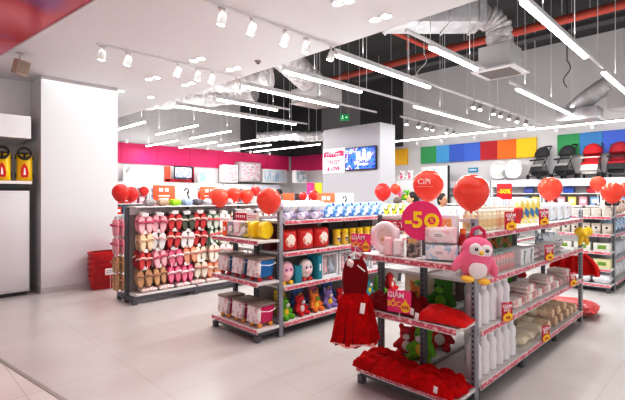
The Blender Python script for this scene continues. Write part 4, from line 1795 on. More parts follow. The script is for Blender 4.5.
# long side of rack 2
y2 = V2 + .10
LB = ramp_mat('blue_nappy', [(0.14, 0.34, 0.70), (0.42, 0.62, 0.85), (0.82, 0.86, 0.90), (0.06, 0.16, 0.42)], 9, .35)
LW = ramp_mat('white_nappy', [(0.84, 0.86, 0.90), (0.62, 0.72, 0.85), (0.86, 0.86, 0.88)], 8, .35)
PURW = ramp_mat('lilac_pack', [(0.84, 0.80, 0.88), (0.76, 0.66, 0.82), (0.3, 0.25, 0.4)], 12, .4)
for k in range(3):
    put('lil', soft_pack('lilac_pack', .22, .18, .09, PURW, seed=2), (UP2 + .16 + k * .23, y2 + .01, LV[3]), 0, f'{ORD[k]} lilac pack from the post on the top side shelf', 'pack', 'lilac packs')
for k in range(3):
    put('lw', soft_pack('white_nappy_pack', .24, .22, .13, LW, seed=4), (UP2 + .16 + k * .24, y2 + .03, LV[3] + .093), 0,
        f'{ORD[k]} white pack lying on the lilac packs', 'pack', 'white top packs')
for k in range(7):
    put('lb', standing_pack('blue_nappy_pack', .17, .19, .12, LB, LW, 'soft', .5), (UP2 + .86 + k * .185, y2 + .02, LV[3]), 0,
        f'{ORD[k]} bright blue pack in line on the top side shelf', 'pack', 'blue packs')
YB = ramp_mat('yellow_black', [(.88, .78, .08), (.15, .18, .08), (.86, .85, .8)], 12, .4)
for k in range(4):
    put('yb', standing_pack('yellow_pack', .15, .16, .10, YB, LW, 'soft', .4), (UP2 + 2.2 + k * .19, y2 + .02, LV[3]), 0,
        f'{ORD[k]} yellow and black pack at the far top shelf', 'pack', 'yellow packs')
RP = soft('red_package', (0.62, 0.015, 0.012), .4, var=.15)
RL = ramp_mat('red_round_label', [(.86, .78, .72), (.84, .70, .62), (.72, .25, .2)], 22, .5)
for k in range(3):
    put('rp', standing_pack('red_round_pack', .25, .25, .14, RP, RL, 'round', .62), (UP2 + .17 + k * .275, y2 + .0, LV[2]), 0,
        f'{ORD[k]} red bag with a round pale label from the post', 'pack', 'red round packs')
DKR = soft('darkred_box', (.16, .02, .03), .6, var=.3)
for k in range(3):
    put('dkr', carton('dark_red_carton', .27, .12, .30, DKR, None), (UP2 + .17 + k * .275, y2 + .22, LV[2]), 0,
        f'{ORD[k]} dark red carton behind the red round bags', 'carton', 'dark red cartons')


def yjar():
    o = empty('yellow_jar')
    MB().lathe([(0, 0), (.048, 0), (.052, .006), (.052, .14), (.045, .155), (.04, .16)], 20).build('body', soft('jar_body', (.78, .56, .06), .35, var=.2, vscale=20), o)
    MB().lathe([(.05, .158), (.054, .162), (.054, .20), (.05, .205), (0, .207)], 20).build('lid', soft('jar_lid', (.9, .66, .02), .4), o)
    mb = MB()
    mb.ell((0, -.045, .075), (.03, .012, .045))
    mb.build('printed_label', ramp_mat('jar_lab', [(.05, .05, .05), (.8, .76, .7), (.2, .12, .05)], 30, .5), o)
    return o


for k in range(7):
    put('yj', yjar, (UP2 + 1.03 + k * .155, y2 + .0, LV[2]), 0, f'{ORD[k]} yellow lidded jar after the red round bags', 'jar', 'yellow jars', s=1.0)
for k in range(3):
    put('dkj', carton('black_carton', .3, .12, .28, soft('blackbox', (.03, .025, .03), .5, var=.3), None), (UP2 + 1.2 + k * .33, y2 + .22, LV[2]), 0,
        f'{ORD[k]} black carton behind the yellow jars', 'carton', 'black cartons')
# third side shelf: children's cases, window boxes


def face_case(c1, c2):
    def f():
        o = empty('child_case')
        MB().ell((0, 0, .13), (.10, .055, .105)).build('case_body', c1, o)
        mb = MB()
        mb.ell((-.03, -.05, .15), (.012, .008, .014))
        mb.ell((.03, -.05, .15), (.012, .008, .014))
        mb.build('eye', soft('case_eye', (.35, .06, .35), .4), o)
        MB().ell((0, -.05, .10), (.05, .012, .03)).build('snout', PINKL, o)
        for s in (-1, 1):
            MB().box((s * .05, 0, .018), (.05, .08, .036), .01).build('foot', c2, o)
        return o
    return f


put('fc1', face_case(soft('case_pink', (.86, .55, .62), .4), soft('case_y', (.9, .6, .05), .4)), (UP2 + .15, y2, LV[1]), 0, 'pale pink round child case next to the corner post', 'child case', s=1.15)
put('fc2', face_case(soft('case_white', (.84, .78, .74), .4), soft('case_r', (.7, .06, .05), .4)), (UP2 + .47, y2, LV[1]), 0, 'white round child case beside the teal carton', 'child case', s=1.1)
put('tealb', carton('teal_carton', .10, .15, .20, soft('teal_box', (.02, .32, .42), .4), None), (UP2 + .31, y2 + .02, LV[1]), 0, 'small teal carton between the two child cases', 'carton')
put('tealb2', carton('teal_carton', .07, .2, .29, soft('teal_box', (.02, .32, .42), .4), WPRINT, lw=.4, lh=.3), (UP2 + .655, y2 + .03, LV[1]), 0, 'tall teal carton at the side of the first doll box', 'carton')
DOLL = ramp_mat('doll_window', [(.40, .14, .14), (.82, .55, .60), (.86, .74, .74), (.25, .16, .14), (.35, .55, .65)], 17, .35, detail=1)


def doll_box():
    o = empty('doll_box')
    w, h, d = .31, .30, .10
    mb = MB()
    mb.box((0, d / 2 - .005, h / 2), (w, .01, h))
    for s in (-1, 1):
        mb.box((s * (w / 2 - .012), 0, h / 2), (.024, d, h), .002)
        mb.box((0, 0, h / 2 + s * (h / 2 - .012)), (w, d, .024), .002)
    mb.build('frame', WBOX, o)
    MB().box((0, .03, h / 2), (w - .05, .004, h - .05)).build('backing_card', DOLL, o)
    for k in range(2):
        mb = MB()
        x = -.06 + k * .12
        mb.ell((x, .0, .20), (.032, .03, .036))
        mb.limb((x, .0, .17), (x, .0, .09), .024, .045)
        mb.limb((x, 0, .15), (x + .05, -.01, .11), .012, .010)
        mb.limb((x, 0, .15), (x - .05, -.01, .11), .012, .010)
        mb.build('doll', (PINKL, soft('doll_blue', (.5, .6, .7), .5))[k], o)
        mb = MB()
    MB().box((0, -d / 2 + .012, h / 2), (w - .05, .002, h - .05)).build('window_film', mat('film', (.9, .95, 1), .05, alpha=.12), o)
    return o


for k in range(4):
    put('doll', doll_box, (UP2 + .86 + k * .34, y2 + .01, LV[1]), 0, f'{ORD[k]} white framed doll box along the second side shelf', 'doll box', 'doll boxes')
# bottom side shelf: plush
seqs = [('green', .14, 0, 1.05), ('yellow', .24, 1, 1.25), ('red', .40, 0, 1.0), ('blue', .53, 1, 1.25), ('pink', .80, 1, 1.2), ('orange', .65, 0, 1.0), ('violet', .90, 0, 1.0),
        ('red', 1.13, 0, .9), ('blue', 1.07, 1, 1.25)]
for k, (c, x, lay, s) in enumerate(seqs):
    toy(c, (UP2 + x, V2 + (.33 if lay else .14), LV[0]), RND.uniform(-.25, .25),
        f'in the plush crowd under the doll boxes, {ORD[k]} from the post', s)
o = empty('toy_pail', (UP2 + 1.40, V2 + .16, LV[0]))
tag(o, 'deep blue pail filled with toys on the bottom shelf', 'pail')
MB().lathe([(0, 0), (.08, 0), (.11, .2), (.116, .2), (.116, .215), (.10, .215), (.10, .20), (.075, .02), (0, .02)], 24).build('pail_body', soft('pail_blue', (.02, .22, .45), .4), o)
MB().tube([(-.11, 0, .2), (-.09, -.08, .15), (0, -.12, .13), (.09, -.08, .15), (.11, 0, .2)], .005).build('handle', WPRINT, o)
toy('pink', (UP2 + 1.355, V2 + .16, LV[0] + .10), 0, 'peeking out of the blue pail', .8)
toy('yellow', (UP2 + 1.445, V2 + .17, LV[0] + .10), .4, 'standing in the blue pail', .75)
for k in range(3):
    toy(('teal', 'green', 'red')[k], (UP2 + 1.72 + k * .28, V2 + .16, LV[0]), .3, f'beyond the blue pail, {ORD[k]} past it', 1.1)

# ================================================================ RACK 3 (slippers)
U3 = 2.53
o3 = empty('slipper_rack', (U3, V3 + .30, 0))
tag(o3, 'double sided shop rack hung with rows of slippers', 'display rack')
L3 = 3.0
for x in (.03, 1.0, 2.0, L3):
    mb = MB()
    mb.box((x, 0, .70), (.06, .05, 1.40), .003)
    mb.build('upright', POST, o3)
for x in (.03, 1.0, 2.0, L3):
    mb = MB()
    mb.box((x, 0, .07), (.06, .60, .06), .004)
    mb.box((x, -.28, .025), (.06, .05, .05))
    mb.box((x, .28, .025), (.06, .05, .05))
    mb.build('foot', POST, o3)
for b in range(3):
    mb = MB()
    mb.box((.03 + (b + .5) * .99, 0, .72), (.93, .012, 1.20))
    mb.build('back_panel', soft('pegboard', (.40, .35, .34), .6), o3)
    mb = MB()
    mb.box((.03 + (b + .5) * .99, -.015, 1.34), (.95, .02, .11), .003)
    mb.build('header_board', soft('head_w', (.84, .80, .80), .5, var=.1, vscale=25), o3)
    for s in (-1, 1):
        mb = MB()
        mb.box((.03 + (b + .5) * .99, s * .16, .13), (.95, .27, .03), .003)
        mb.build('shelf', SHELF, o3)
    mb = MB()
    mb.box((.03 + (b + .5) * .99, -.16, 1.405), (.98, .28, .02), .003)
    mb.build('top_shelf', SHELF, o3)
mb = MB()
mb.box((0.03 + L3 / 2, -.28, .085), (L3, .03, .05))
mb.build('base_frame', POST, o3)

COLS = {'pink': ((.80, .36, .42), (.86, .55, .58), (.55, .12, .2)), 'red': ((.42, .015, .025), (.60, .08, .08), (.85, .55, .5)),
        'beige': ((.72, .52, .34), (.84, .68, .50), (.80, .62, .42)), 'white': ((.80, .78, .75), (.86, .85, .83), (.70, .45, .45)),
        'black': ((.05, .04, .035), (.12, .15, .10), (.6, .55, .5)), 'green': ((.10, .25, .15), (.65, .70, .62), (.75, .2, .2)),
        'orange': ((.75, .22, .10), (.84, .50, .35), (.85, .7, .6)), 'tan': ((.50, .30, .15), (.66, .44, .26), (.45, .25, .15)),
        'magenta': ((.68, .06, .20), (.82, .30, .40), (.86, .7, .72)), 'cream': ((.84, .74, .60), (.86, .80, .70), (.60, .3, .25))}


def slipper_pack(cn):
    a, b, c = COLS[cn]
    ma, mb_, mc = soft('sl_sole_' + cn, a, .7, var=.12), soft('sl_in_' + cn, b, .8, var=.2, vscale=20), soft('sl_strap_' + cn, c, .7, var=.25, vscale=30)

    def f():
        o = empty('slipper_pair')
        for s in (-1, 1):
            n = 24
            poly, poly2 = [], []
            for k in range(n):
                t = 2 * PI * k / n
                w = .046 * (1 + .16 * math.sin(t)) * (1 - .10 * math.cos(2 * t))
                poly.append((s * .047 + w * math.cos(t), -.11 + .105 * math.sin(t)))
                poly2.append((s * .047 + w * .8 * math.cos(t), -.11 + .09 * math.sin(t)))
            m = MB()
            m.prism(poly, -.012, .012, bev=.004)
            sl = m.build('slipper', ma, o)
            m = MB()
            m.prism(poly2, -.015, -.011)
            m.build('insole', mb_, sl)
            m = MB()
            m.tube([(s * .047 - .045, -.006, -.09), (s * .047 - .03, -.032, -.075), (s * .047, -.042, -.07), (s * .047 + .03, -.032, -.075), (s * .047 + .045, -.006, -.09)], .013)
            m.build('strap', mc, sl)
        m = MB()
        m.box((0, 0, .012), (.085, .003, .045), .001)
        m.build('header_tag', soft('tag_w', (.82, .80, .79), .5), o)
        return o
    return f


ROWS = [['pink', 'pink', 'red', 'black', 'red', 'green', 'white', 'cream', 'pink', 'white', 'white'],
        ['beige', 'white', 'red', 'white', 'red', 'green', 'cream', 'white', 'cream', 'red', 'white'],
        ['red', 'pink', 'magenta', 'orange', 'cream', 'cream', 'white', 'cream', 'white', 'pink', 'cream'],
        ['tan', 'tan', 'magenta', 'magenta', 'cream', 'orange', 'cream', 'red', 'cream', 'white', 'cream']]
RZs = (1.29, 1.02, .755, .495)
RN = ('top', 'second', 'third', 'bottom')
ypan = V3 + .30
for r in range(4):
    for c in range(11):
        x = U3 + .19 + c * .232
        mb = MB()
        mb.tube([(x - U3, -.006, RZs[r] + .064), (x - U3, -.27, RZs[r] + .064)], .004, 6)
        mb.build('hook', CHROME, o3)
        cn = ROWS[r][c]
        for dd in range(3 if c < 8 else 1):
            put('sl_' + cn, slipper_pack(cn), (x + RND.uniform(-.018, .018) + dd * .016, ypan - .25 + dd * .082, RZs[r] + .012 + RND.uniform(-.03, .0)), RND.uniform(-.32, .32),
                f'{cn} slippers on {ORD[c]} hook of {RN[r]} row, slipper rack, {("front", "middle", "rear")[dd] if c < 8 else "single"} pair', 'slippers',
                f'{RN[r]} row of slippers', tilt=(0, RND.uniform(-.14, .14)), s=(1.24, 1.15, 1.24))
# end face of slipper rack
for r in range(4):
    cn = ('pink', 'pink', 'tan', 'tan')[r]
    mb = MB()
    mb.tube([(0, 0, RZs[r] - .015), (-.18, 0, RZs[r] - .015)], .004, 6)
    mb.build('hook', CHROME, o3)
    for dd in range(2):
        put('sl_' + cn, None, (U3 - .13 + dd * .075, ypan, RZs[r] - .065), RZ_END, f'{cn} slippers on the rack end, {RN[r]} hook, {("outer", "inner")[dd]} pair',
            'slippers', 'slippers on the rack end', s=1.15)
# wrapped bundles on bottom shelf
WRP = ramp_mat('clear_wrap', [(.84, .80, .78), (.78, .70, .68), (.80, .45, .42), (.86, .84, .82)], 13, .3)
for k in range(9):
    put('wrapb', soft_pack('wrapped_bundle', .25, .19, .075, WRP, seed=8, wob=.4), (U3 + .26 + k * .27, V3 + .125, .147), RND.uniform(-.1, .1),
        f'clear wrapped shoe bundle, {ORD[k]} from the rack end, under the slippers', 'bundle', 'wrapped bundles', tilt=(.05, 0))
# small goods on top
cs = [('grey', (.35, .33, .33)), ('tan', (.5, .35, .25)), ('lime', (.35, .65, .02)), ('blue', (.35, .45, .65)), ('dark', (.15, .14, .16)), ('pale', (.7, .72, .75)), ('blue', (.4, .5, .7)),
      ('pale', (.75, .75, .78))]
for k, (cn, c) in enumerate(cs):
    put('tops' + cn, soft_pack('small_pack', .16, .14, .10, soft('tp_' + cn, c, .5, var=.3, vscale=25), seed=k), (U3 + .28 + k * .2, ypan - .21, 1.417), .1 * k,
        f'small {cn} pack on the slipper rack top, {ORD[k]} from its end', 'pack', 'packs on the slipper rack')

# ================================================================ promo boards


def promo():
    o = empty('promotion_board')
    MB().box((-.155, 0, .14), (.30, .012, .27), .003).build('orange_panel', ORANGE, o)
    MB().box((.165, 0, .14), (.33, .012, .27), .003).build('white_panel', WPRINT, o)
    mb = MB()
    for (x, z, w, h) in ((-.2, .21, .06, .05), (-.12, .21, .05, .05), (-.16, .13, .16, .022), (-.16, .09, .13, .022), (-.16, .05, .15, .018)):
        mb.box((x, -.008, z), (w, .003, h), .001)
    mb.build('print_block', WPRINT, o)
    mb = MB()
    mb.tube([(.13, -.009, .20), (.15, -.009, .235), (.185, -.009, .23), (.195, -.009, .19), (.18, -.009, .15), (.20, -.009, .10), (.21, -.009, .06)], .008)
    mb.tube([(.195, -.009, .19), (.165, -.009, .17)], .006)
    mb.build('line_drawing', INK, o)
    mb = MB()
    mb.box((-.15, .02, .006), (.08, .09, .012), .003)
    mb.box((.15, .02, .006), (.08, .09, .012), .003)
    mb.build('stand', RAIL, o)
    return o


put('promo', promo, (3.30, ypan - .05, 1.417), -.08, 'orange and white promotion board on the slipper rack, first from its end', 'promotion board', 'promotion boards', s=1.15)
put('promo', None, (4.10, ypan - .05, 1.417), -.08, 'orange and white promotion board on the slipper rack, behind two balloons', 'promotion board', 'promotion boards', s=1.1)
pb = on_y(338, 192, V2 + .6)
o = put('promo', None, (pb.x, V2 + .66, 1.292), -.1, 'orange and white promotion board standing on the bucket rack', 'promotion board', 'promotion boards', s=1.15)

# ================================================================ BALLOONS


def balloon_proto(m):
    def f():
        o = empty('balloon')
        prof = []
        n = 22
        for k in range(n + 1):
            t = PI * k / n
            z = -math.cos(t)
            r = math.sin(t)
            if z < 0:
                r *= (1 - .16 * (-z) ** 1.5)
                z *= 1.16
            prof.append((max(r, 0.0001 if k in (0, n) else r), z))
        mb = MB()
        mb.lathe([(r, z) for r, z in prof], 36)
        mb.build('skin', m, o)
        mb = MB()
        mb.lathe([(.03, -1.13), (.05, -1.17), (.10, -1.26), (.085, -1.27), (0, -1.2)], 12)
        mb.build('knot', m, o)
        return o
    return f


def balloon(px, py, rpx, d, label, m='red', stick=0.0, rz=0.0, tilt=(0, 0), logo=False):
    p = at_depth(px, py, d)
    r = rpx * d / F
    o = put('bal_' + m, balloon_proto(BALLOON if m == 'red' else BALLOON2), p, rz, label, 'balloon', 'red balloons', tilt=tilt, s=r)
    if stick:
        mb = MB()
        mb.tube([(0, 0, -1.2), (0, 0, -1.2 - stick / r)], .006 / r, 6)
        mb.build('balloon_stick', WPRINT, o)
    return o, p, r


def stick_to(py, rpx, d, z):
    return max(.02, at_depth(300, py, d).z - 1.2 * rpx * d / F - z)


def bal(px, py, rpx, d, label, ztop, m='red', **k):
    return balloon(px, py, rpx, d, label, m, stick=stick_to(py, rpx, d, ztop), **k)


ob, p, r = bal(428, 184.5, 15, 3.85, 'large coral balloon printed with white letters above the -50% disc', 1.30, 'coral', rz=facing(1.27, .73))
lt = empty('lettering_mount')
bpy.data.objects.remove(lt)
tx = text('lettering', 'CiPi', .5, WPRINT, ob, (0, 0, 0), .003, bold=.008)
for v in tx.data.vertices:        # wrap the print on the balloon skin
    x, z = v.co.x - .25, v.co.z + .16
    y = -math.sqrt(max(.02, 1.012 - x * x - z * z))
    v.co = Vector((x, y + v.co.y * .5, z))
tl = MB()
tl.tube([(-.68 + k * .1, -math.sqrt(1.012 - (-.68 + k * .1) ** 2 - .16 ** 2), -.16) for k in range(11)], .012, 6)
tl.build('print_line', WPRINT, ob)
bal(471, 191.5, 17.2, 3.30, 'large coral balloon over the pink penguin backpack', 1.30, 'coral')
bal(550, 188, 11, 5.45, 'coral balloon over the far end of the dress rack', 1.30, 'coral')
bal(269, 200, 12.3, 4.72, 'coral balloon at the corner post above the yellow tubs', 1.38, 'coral')
bal(219, 197, 9.6, 7.2, 'coral balloon over the slipper rack, beside the second promotion board', 1.43, 'coral')
bal(234, 194, 7.0, 7.45, 'pale coral balloon between two larger ones above the slipper rack', 1.43, 'coral')
bal(246.5, 195.5, 7.0, 7.6, 'coral balloon above the zip bags, beside the corner post balloon', 1.43, 'coral')
bal(121, 192.5, 8.6, 6.35, 'large red balloon beside the white column at the slipper rack end', 1.43)
bal(131.5, 193.8, 7.2, 6.5, 'red balloon just inside the one at the slipper rack end', 1.43)
bal(144, 191, 4.6, 9.5, 'small red balloon, third from the column', .0)
bal(156, 191.5, 3.2, 10.5, 'tiny red balloon, fourth from the column', .0)
bal(163.5, 192.5, 4.4, 10.0, 'small red balloon touching the first promotion board', .0)
bal(203.5, 195, 6, 8.3, 'pale red balloon behind the second promotion board', .0, 'coral')
bal(255.5, 190.5, 4.6, 9.0, 'small dark red balloon behind the zip bag balloons', .0)
bal(383, 191.5, 8.2, 7.9, 'red balloon beside the grey haired shopper', .0)
bal(395.5, 188.5, 5, 8.9, 'small coral balloon over the dark haired shoppers', .0, 'coral')
bal(598, 183.5, 7.2, 8.6, 'red balloon below the first red stroller', 1.3, 'coral')
bal(612, 192, 9.8, 7.0, 'coral balloon on the corner of the beige pack rack', 1.38, 'coral')
bal(627, 189, 7, 7.8, 'coral balloon at the edge beyond the beige pack rack corner', 1.3, 'coral')
bal(314, 195, 5, 8.2, 'red balloon before the pillar base', .0)
bal(303, 196, 4, 8.4, 'small red balloon by the dark display carton', .0)

# ================================================================ RACK 4 (beige packs)
BPK = ramp_mat('beige_pack', [(.52, .47, .42), (.60, .55, .49), (.45, .40, .36)], 10, .5)
E4 = (.13, .38, .66, .945, 1.23)
U4E = UF4 + .15


def bp_extra(o):
    mb = MB()
    mb.ell((0, -.062, .10), (.022, .002, .014))
    mb.box((0, -.062, .085), (.02, .002, .016))
    mb.build('printed_mark', INK, o)


for k in range(6):
    put('bpk', carton('beige_pack', .13, .12, .17, BPK, soft('pale_strip', (.66, .62, .57), .5), lw=.8, lh=.5, extra=bp_extra), (U4E, V1 + .155 + k * .148, E4[3]), RZ_END,
        f'{ORD[k]} beige carton with a black mark from the corner, beige pack rack', 'carton', 'beige cartons')
    put('bpk2', carton('patterned_pack', .135, .12, .13, ramp_mat('patt', [(.62, .57, .52), (.5, .45, .4), (.7, .66, .6)], 30, .5), None), (U4E, V1 + .155 + k * .148, E4[4]), RZ_END,
        f'{ORD[k]} patterned beige pack from the corner on the top shelf', 'pack', 'patterned packs')
GRN = soft('green_oval', (.22, .38, .08), .5)
for k in range(3):
    put('gbox', carton('green_label_carton', .24, .14, .13, soft('palebox', (.72, .72, .66), .5), GRN, lw=.5, lh=.5), (U4E, V1 + .22 + k * .28, E4[2]), RZ_END,
        f'{ORD[k]} pale carton with a green label, beige pack rack', 'carton', 'green label cartons')
    put('ybox4', carton('yellow_label_carton', .24, .14, .15, soft('yelbox', (.72, .70, .45), .5), GRN, lw=.5, lh=.4), (U4E, V1 + .22 + k * .28, E4[1]), RZ_END,
        f'{ORD[k]} pale yellow carton with green print, beige pack rack', 'carton', 'yellow label cartons')
    put('wpk4', soft_pack('white_pack', .26, .24, .15, soft('wpk', (.74, .75, .78), .4), seed=3), (U4E, V1 + .22 + k * .28, E4[0]), RZ_END,
        f'{ORD[k]} plump white pack on the lowest shelf, beige pack rack', 'pack', 'plump white packs')
UP4 = UF4 + .32
PORT = ramp_mat('portrait_print', [(.84, .82, .8), (.80, .6, .48), (.3, .15, .1)], 9, .5)
for k in range(4):
    for zi, (m, nm) in enumerate(((soft('bagw', (.76, .77, .80), .4, var=.1), 'white'), (soft('bagw2', (.70, .73, .80), .4, var=.1), 'pale blue'), (LB, 'blue'), (PORT, 'portrait printed'))):
        put('r4' + nm, standing_pack('large_pack', .28, .26, .18, m, WPRINT, 'soft', .3, seed=zi), (UP4 + .2 + k * .32, V1 + .22, (.13, .5, .93, 1.25)[zi]), 0,
            f'{nm} large pack, {ORD[k]} from the post on the aisle side of beige rack', 'pack', 'large packs on the beige rack')
o = empty('scanner', (UF4 + .30, V1 + .12, 1.40), RZ_END + .3)
tag(o, 'small black sensor clamped on the beige pack rack corner', 'sensor')
MB().box((0, 0, .05), (.20, .08, .09), .03, seg=3).build('housing', BLACK, o)
MB().box((0, -.042, .05), (.15, .004, .035), .001).build('window_strip', soft('smoke', (.3, .3, .3), .3), o)

# RACK 5 (middle row, behind shoppers)
for k in range(5):
    put('r5', standing_pack('tall_pack', .16, .26, .12, ramp_mat('r5p', [(.84, .84, .86), (.70, .78, .84), (.8, .6, .6)], 7, .4), WPRINT, 'soft', .4),
        (UF4 + .16, V2 + .12 + k * .165, 1.09), RZ_END, f'{ORD[k]} tall white pack behind the shoppers, counted from the aisle', 'pack', 'tall packs')
for k in range(9):
    c = ((.84, .84, .84), (.5, .62, .8), (.85, .6, .62))[k % 3]
    put('r5s' + str(k % 3), standing_pack('side_pack', .24, .24, .14, soft('r5s_' + str(k % 3), c, .4, var=.2, vscale=20), WPRINT, 'soft', .4),
        (UF4 + .5 + k * .28, V2 + .16, 1.29), 0, f'{("white", "blue", "pink")[k % 3]} pack, {ORD[k]} along the top of the middle row rack', 'pack', 'side packs')
pb = on_y(502, 191.5, V2 + .1)
o = empty('discount_card', (pb.x, V2 + .05, 1.29), facing(pb.x, pb.y))
tag(o, 'red card lettered -50% in yellow standing in the middle row', 'discount sign')
zc = pb.z - 1.29
MB().box((0, 0, zc), (.30, .01, .34), .003).build('card', soft('card_red', (.62, .02, .03), .45), o)
text('lettering', '-50%', .13, YEL, o, (0, -.007, zc), .002, bold=.004)
mb = MB()
mb.tube([(0, .008, 0), (0, .008, zc)], .007)
mb.box((0, .008, .005), (.09, .07, .01), .003)
mb.build('stand', RAIL, o)
for k in range(3):
    a = on_y((522, 530, 514)[k], 192, V2 + .2)

# ================================================================ BACK SHELVING
def wall_shelving(label, x, y, rz, L, top=2.06):
    o = empty('wall_shelving', (x, y, 0), rz)
    tag(o, label, 'wall shelving', 'wall shelving units')
    MB().box((0, .20, top / 2), (L, .03, top)).build('back_panel', WHITE, o)
    for s in (-1, 1):
        MB().box((s * (L / 2 - .02), .0, top / 2), (.04, .40, top), .003).build('side_panel', WHITE, o)
    for z in (.12, .5, .88, 1.26, 1.62):
        MB().box((0, 0, z), (L - .08, .40, .03), .003).build('shelf', SHELF, o)
    MB().box((0, -.01, top - .02), (L, .46, .04), .004).build('top_board', SHELF, o)
    MB().box((0, -.215, top - .13), (L - .06, .02, .18), .003).build('header_panel', ramp_mat('header_lavender', [(.62, .66, .82), (.72, .74, .86), (.80, .80, .86)], 1.5, .5, const=False), o)
    return o


def goods(x, y, rz, L, seedn, lab, n=6):
    rr = random.Random(seedn)
    names = [('white', (.82, .81, .8)), ('pink', (.80, .38, .45)), ('blue', (.30, .45, .70)), ('teal', (.3, .55, .6)), ('red', (.6, .06, .06)), ('yellow', (.85, .7, .2))]
    for zi, z in enumerate((1.275, .895)):
        for k in range(n):
            cn, c = names[rr.randrange(6)]
            xx = -L / 2 + L * (k + .5) / n
            M = Matrix.Rotation(rz, 3, 'Z')
            q = M @ Vector((xx, -.02, 0))
            put('wg' + cn, carton('shelf_carton', .2, .16, .26, soft('wg_' + cn, c, .5, var=.2, vscale=15), WPRINT, lw=.6, lh=.35), (x + q.x, y + q.y, z), rz,
                f'{cn} carton, {ORD[k]} on the {("upper", "lower")[zi]} shelf of the {lab}', 'carton', 'cartons on the wall shelving')


RW = [(8.15, 'wall shelving beside the pillar'), (6.6, 'wall shelving under the sky blue band'), (5.05, 'wall shelving under the white baby baths'), (3.5, 'wall shelving under the black strollers'),
      (1.95, 'wall shelving under the red strollers')]
for k, (v, lb) in enumerate(RW):
    wall_shelving('white ' + lb, UW - .26, v, RZ_END, 1.5)
    goods(UW - .26, v, RZ_END, 1.4, 30 + k, ('pillar unit', 'sky blue unit', 'bath unit', 'black stroller unit', 'red stroller unit')[k], 5)
LW_ = [(4.6, 'wall shelving next to the white column'), (6.2, 'wall shelving at the red framed display'), (7.8, 'wall shelving under the teal carton'), (9.4, 'wall shelving under the pink nappy cartons'),
       (11.0, 'wall shelving under the blue cartons'), (12.6, 'wall shelving in the far corner')]
for k, (u, lb) in enumerate(LW_):
    wall_shelving('white ' + lb, u, VW - .26, 0, 1.55)
    goods(u, VW - .26, 0, 1.4, 50 + k, ('column unit', 'red display unit', 'teal unit', 'nappy unit', 'blue unit', 'corner unit')[k], 5)

# posters and goods standing on top of back-left shelving
yT = VW - .30


def top_panel(px0, px1, py0, py1, label, cat, m, name, depth=.06, frame=None, tilt=0.0, y=yT):
    a, b = on_y(px0, (py0 + py1) / 2, y), on_y(px1, (py0 + py1) / 2, y)
    m0 = on_y((px0 + px1) / 2, py0, y).z
    m1 = on_y((px0 + px1) / 2, py1, y).z
    w, h = b.x - a.x, m0 - m1
    o = empty(name, ((a.x + b.x) / 2, y, m1))
    tag(o, label, cat)
    MB().box((0, 0, h / 2), (w, depth, h), .006, rot=(tilt, 0, 0)).build('board', frame or WPRINT, o)
    MB().box((0, -depth / 2 - .002, h / 2), (w * .88, .004, h * .86), .001, rot=(tilt, 0, 0)).build('picture', m, o)
    return o, w, h


top_panel(123, 147, 165.5, 182, 'white framed poster with faint figures beside the white column', 'poster', ramp_mat('faint_fig', [(.84, .83, .82), (.8, .78, .77), (.84, .84, .83), (.35, .33, .33)], 3.2, .5), 'poster')
o, w, h = top_panel(174, 193, 166.5, 178.5, 'blue and white picture carton inside the red frame', 'picture carton', ramp_mat('bwbox', [(.65, .72, .86), (.25, .32, .6), (.8, .8, .86), (.5, .35, .55)], 5, .4), 'picture_carton', .0)
a, b = on_y(167, 180, yT + .05), on_y(196, 180, yT + .05)
o = empty('display_surround', ((a.x + b.x) / 2, yT + .22, 2.06))
tag(o, 'red display frame around the blue picture carton', 'display frame')
ww = b.x - a.x
mb = MB()
mb.box((-ww / 2 + .1, 0, .32), (.22, .06, .64), .004)
mb.build('side_panel', soft('frame_orange', (.75, .10, .05), .5), o)
mb = MB()
mb.box((ww / 2 - .06, 0, .32), (.12, .06, .64), .004)
mb.build('side_panel', soft('frame_red', (.55, .02, .05), .5), o)
mb = MB()
mb.box((0, 0, .10), (ww, .06, .10), .004)
mb.build('cross_bar', soft('frame_red', (.55, .02, .05), .5), o)
top_panel(198, 204.5, 172, 182, 'small teal carton on top of the back shelving', 'carton', soft('teal_p', (.35, .62, .66), .5, var=.3), 'teal_carton', .18)
PN = ramp_mat('pink_nappy', [(.82, .74, .77), (.76, .45, .52), (.84, .80, .82), (.5, .45, .5)], 5, .45)
top_panel(221, 236, 165, 182.5, 'pink and white nappy carton, first of two on the back shelving', 'carton', PN, 'nappy_carton', .3)
top_panel(237, 258.5, 162.5, 182, 'pink and white nappy carton, larger of two on the back shelving', 'carton', PN, 'nappy_carton', .4, frame=soft('carton_grey', (.45, .42, .43), .5))
top_panel(261, 285, 169.5, 183, 'pale blue striped carton beside the larger pink nappy carton', 'carton', ramp_mat('bstripe', [(.60, .74, .84), (.82, .86, .88), (.45, .60, .75)], 4, .45, vec_scale=(4, 1, .4)), 'blue_carton', .3)
top_panel(294, 305, 170.5, 183, 'white and blue carton in the far corner of the back shelving', 'carton', ramp_mat('wb', [(.8, .84, .86), (.45, .58, .68), (.84, .84, .85)], 4, .45), 'blue_carton', .25, y=yT - 1.2)

# floor stands before the pillar: gift bags, dark carton, red toys
def display_stand(label, p, w=.5, h=1.1, m=WHITE):
    o = empty('display_plinth', (p.x, p.y, 0), facing(p.x, p.y))
    tag(o, label, 'plinth')
    MB().box((0, 0, h / 2 + .04), (w, .4, h - .08), .006).build('plinth_body', m, o)
    MB().box((0, 0, .02), (w - .06, .34, .04), .003).build('toe_kick', POST, o)
    MB().box((0, 0, h - .015), (w + .04, .44, .03), .004).build('top_board', SHELF, o)
    return o


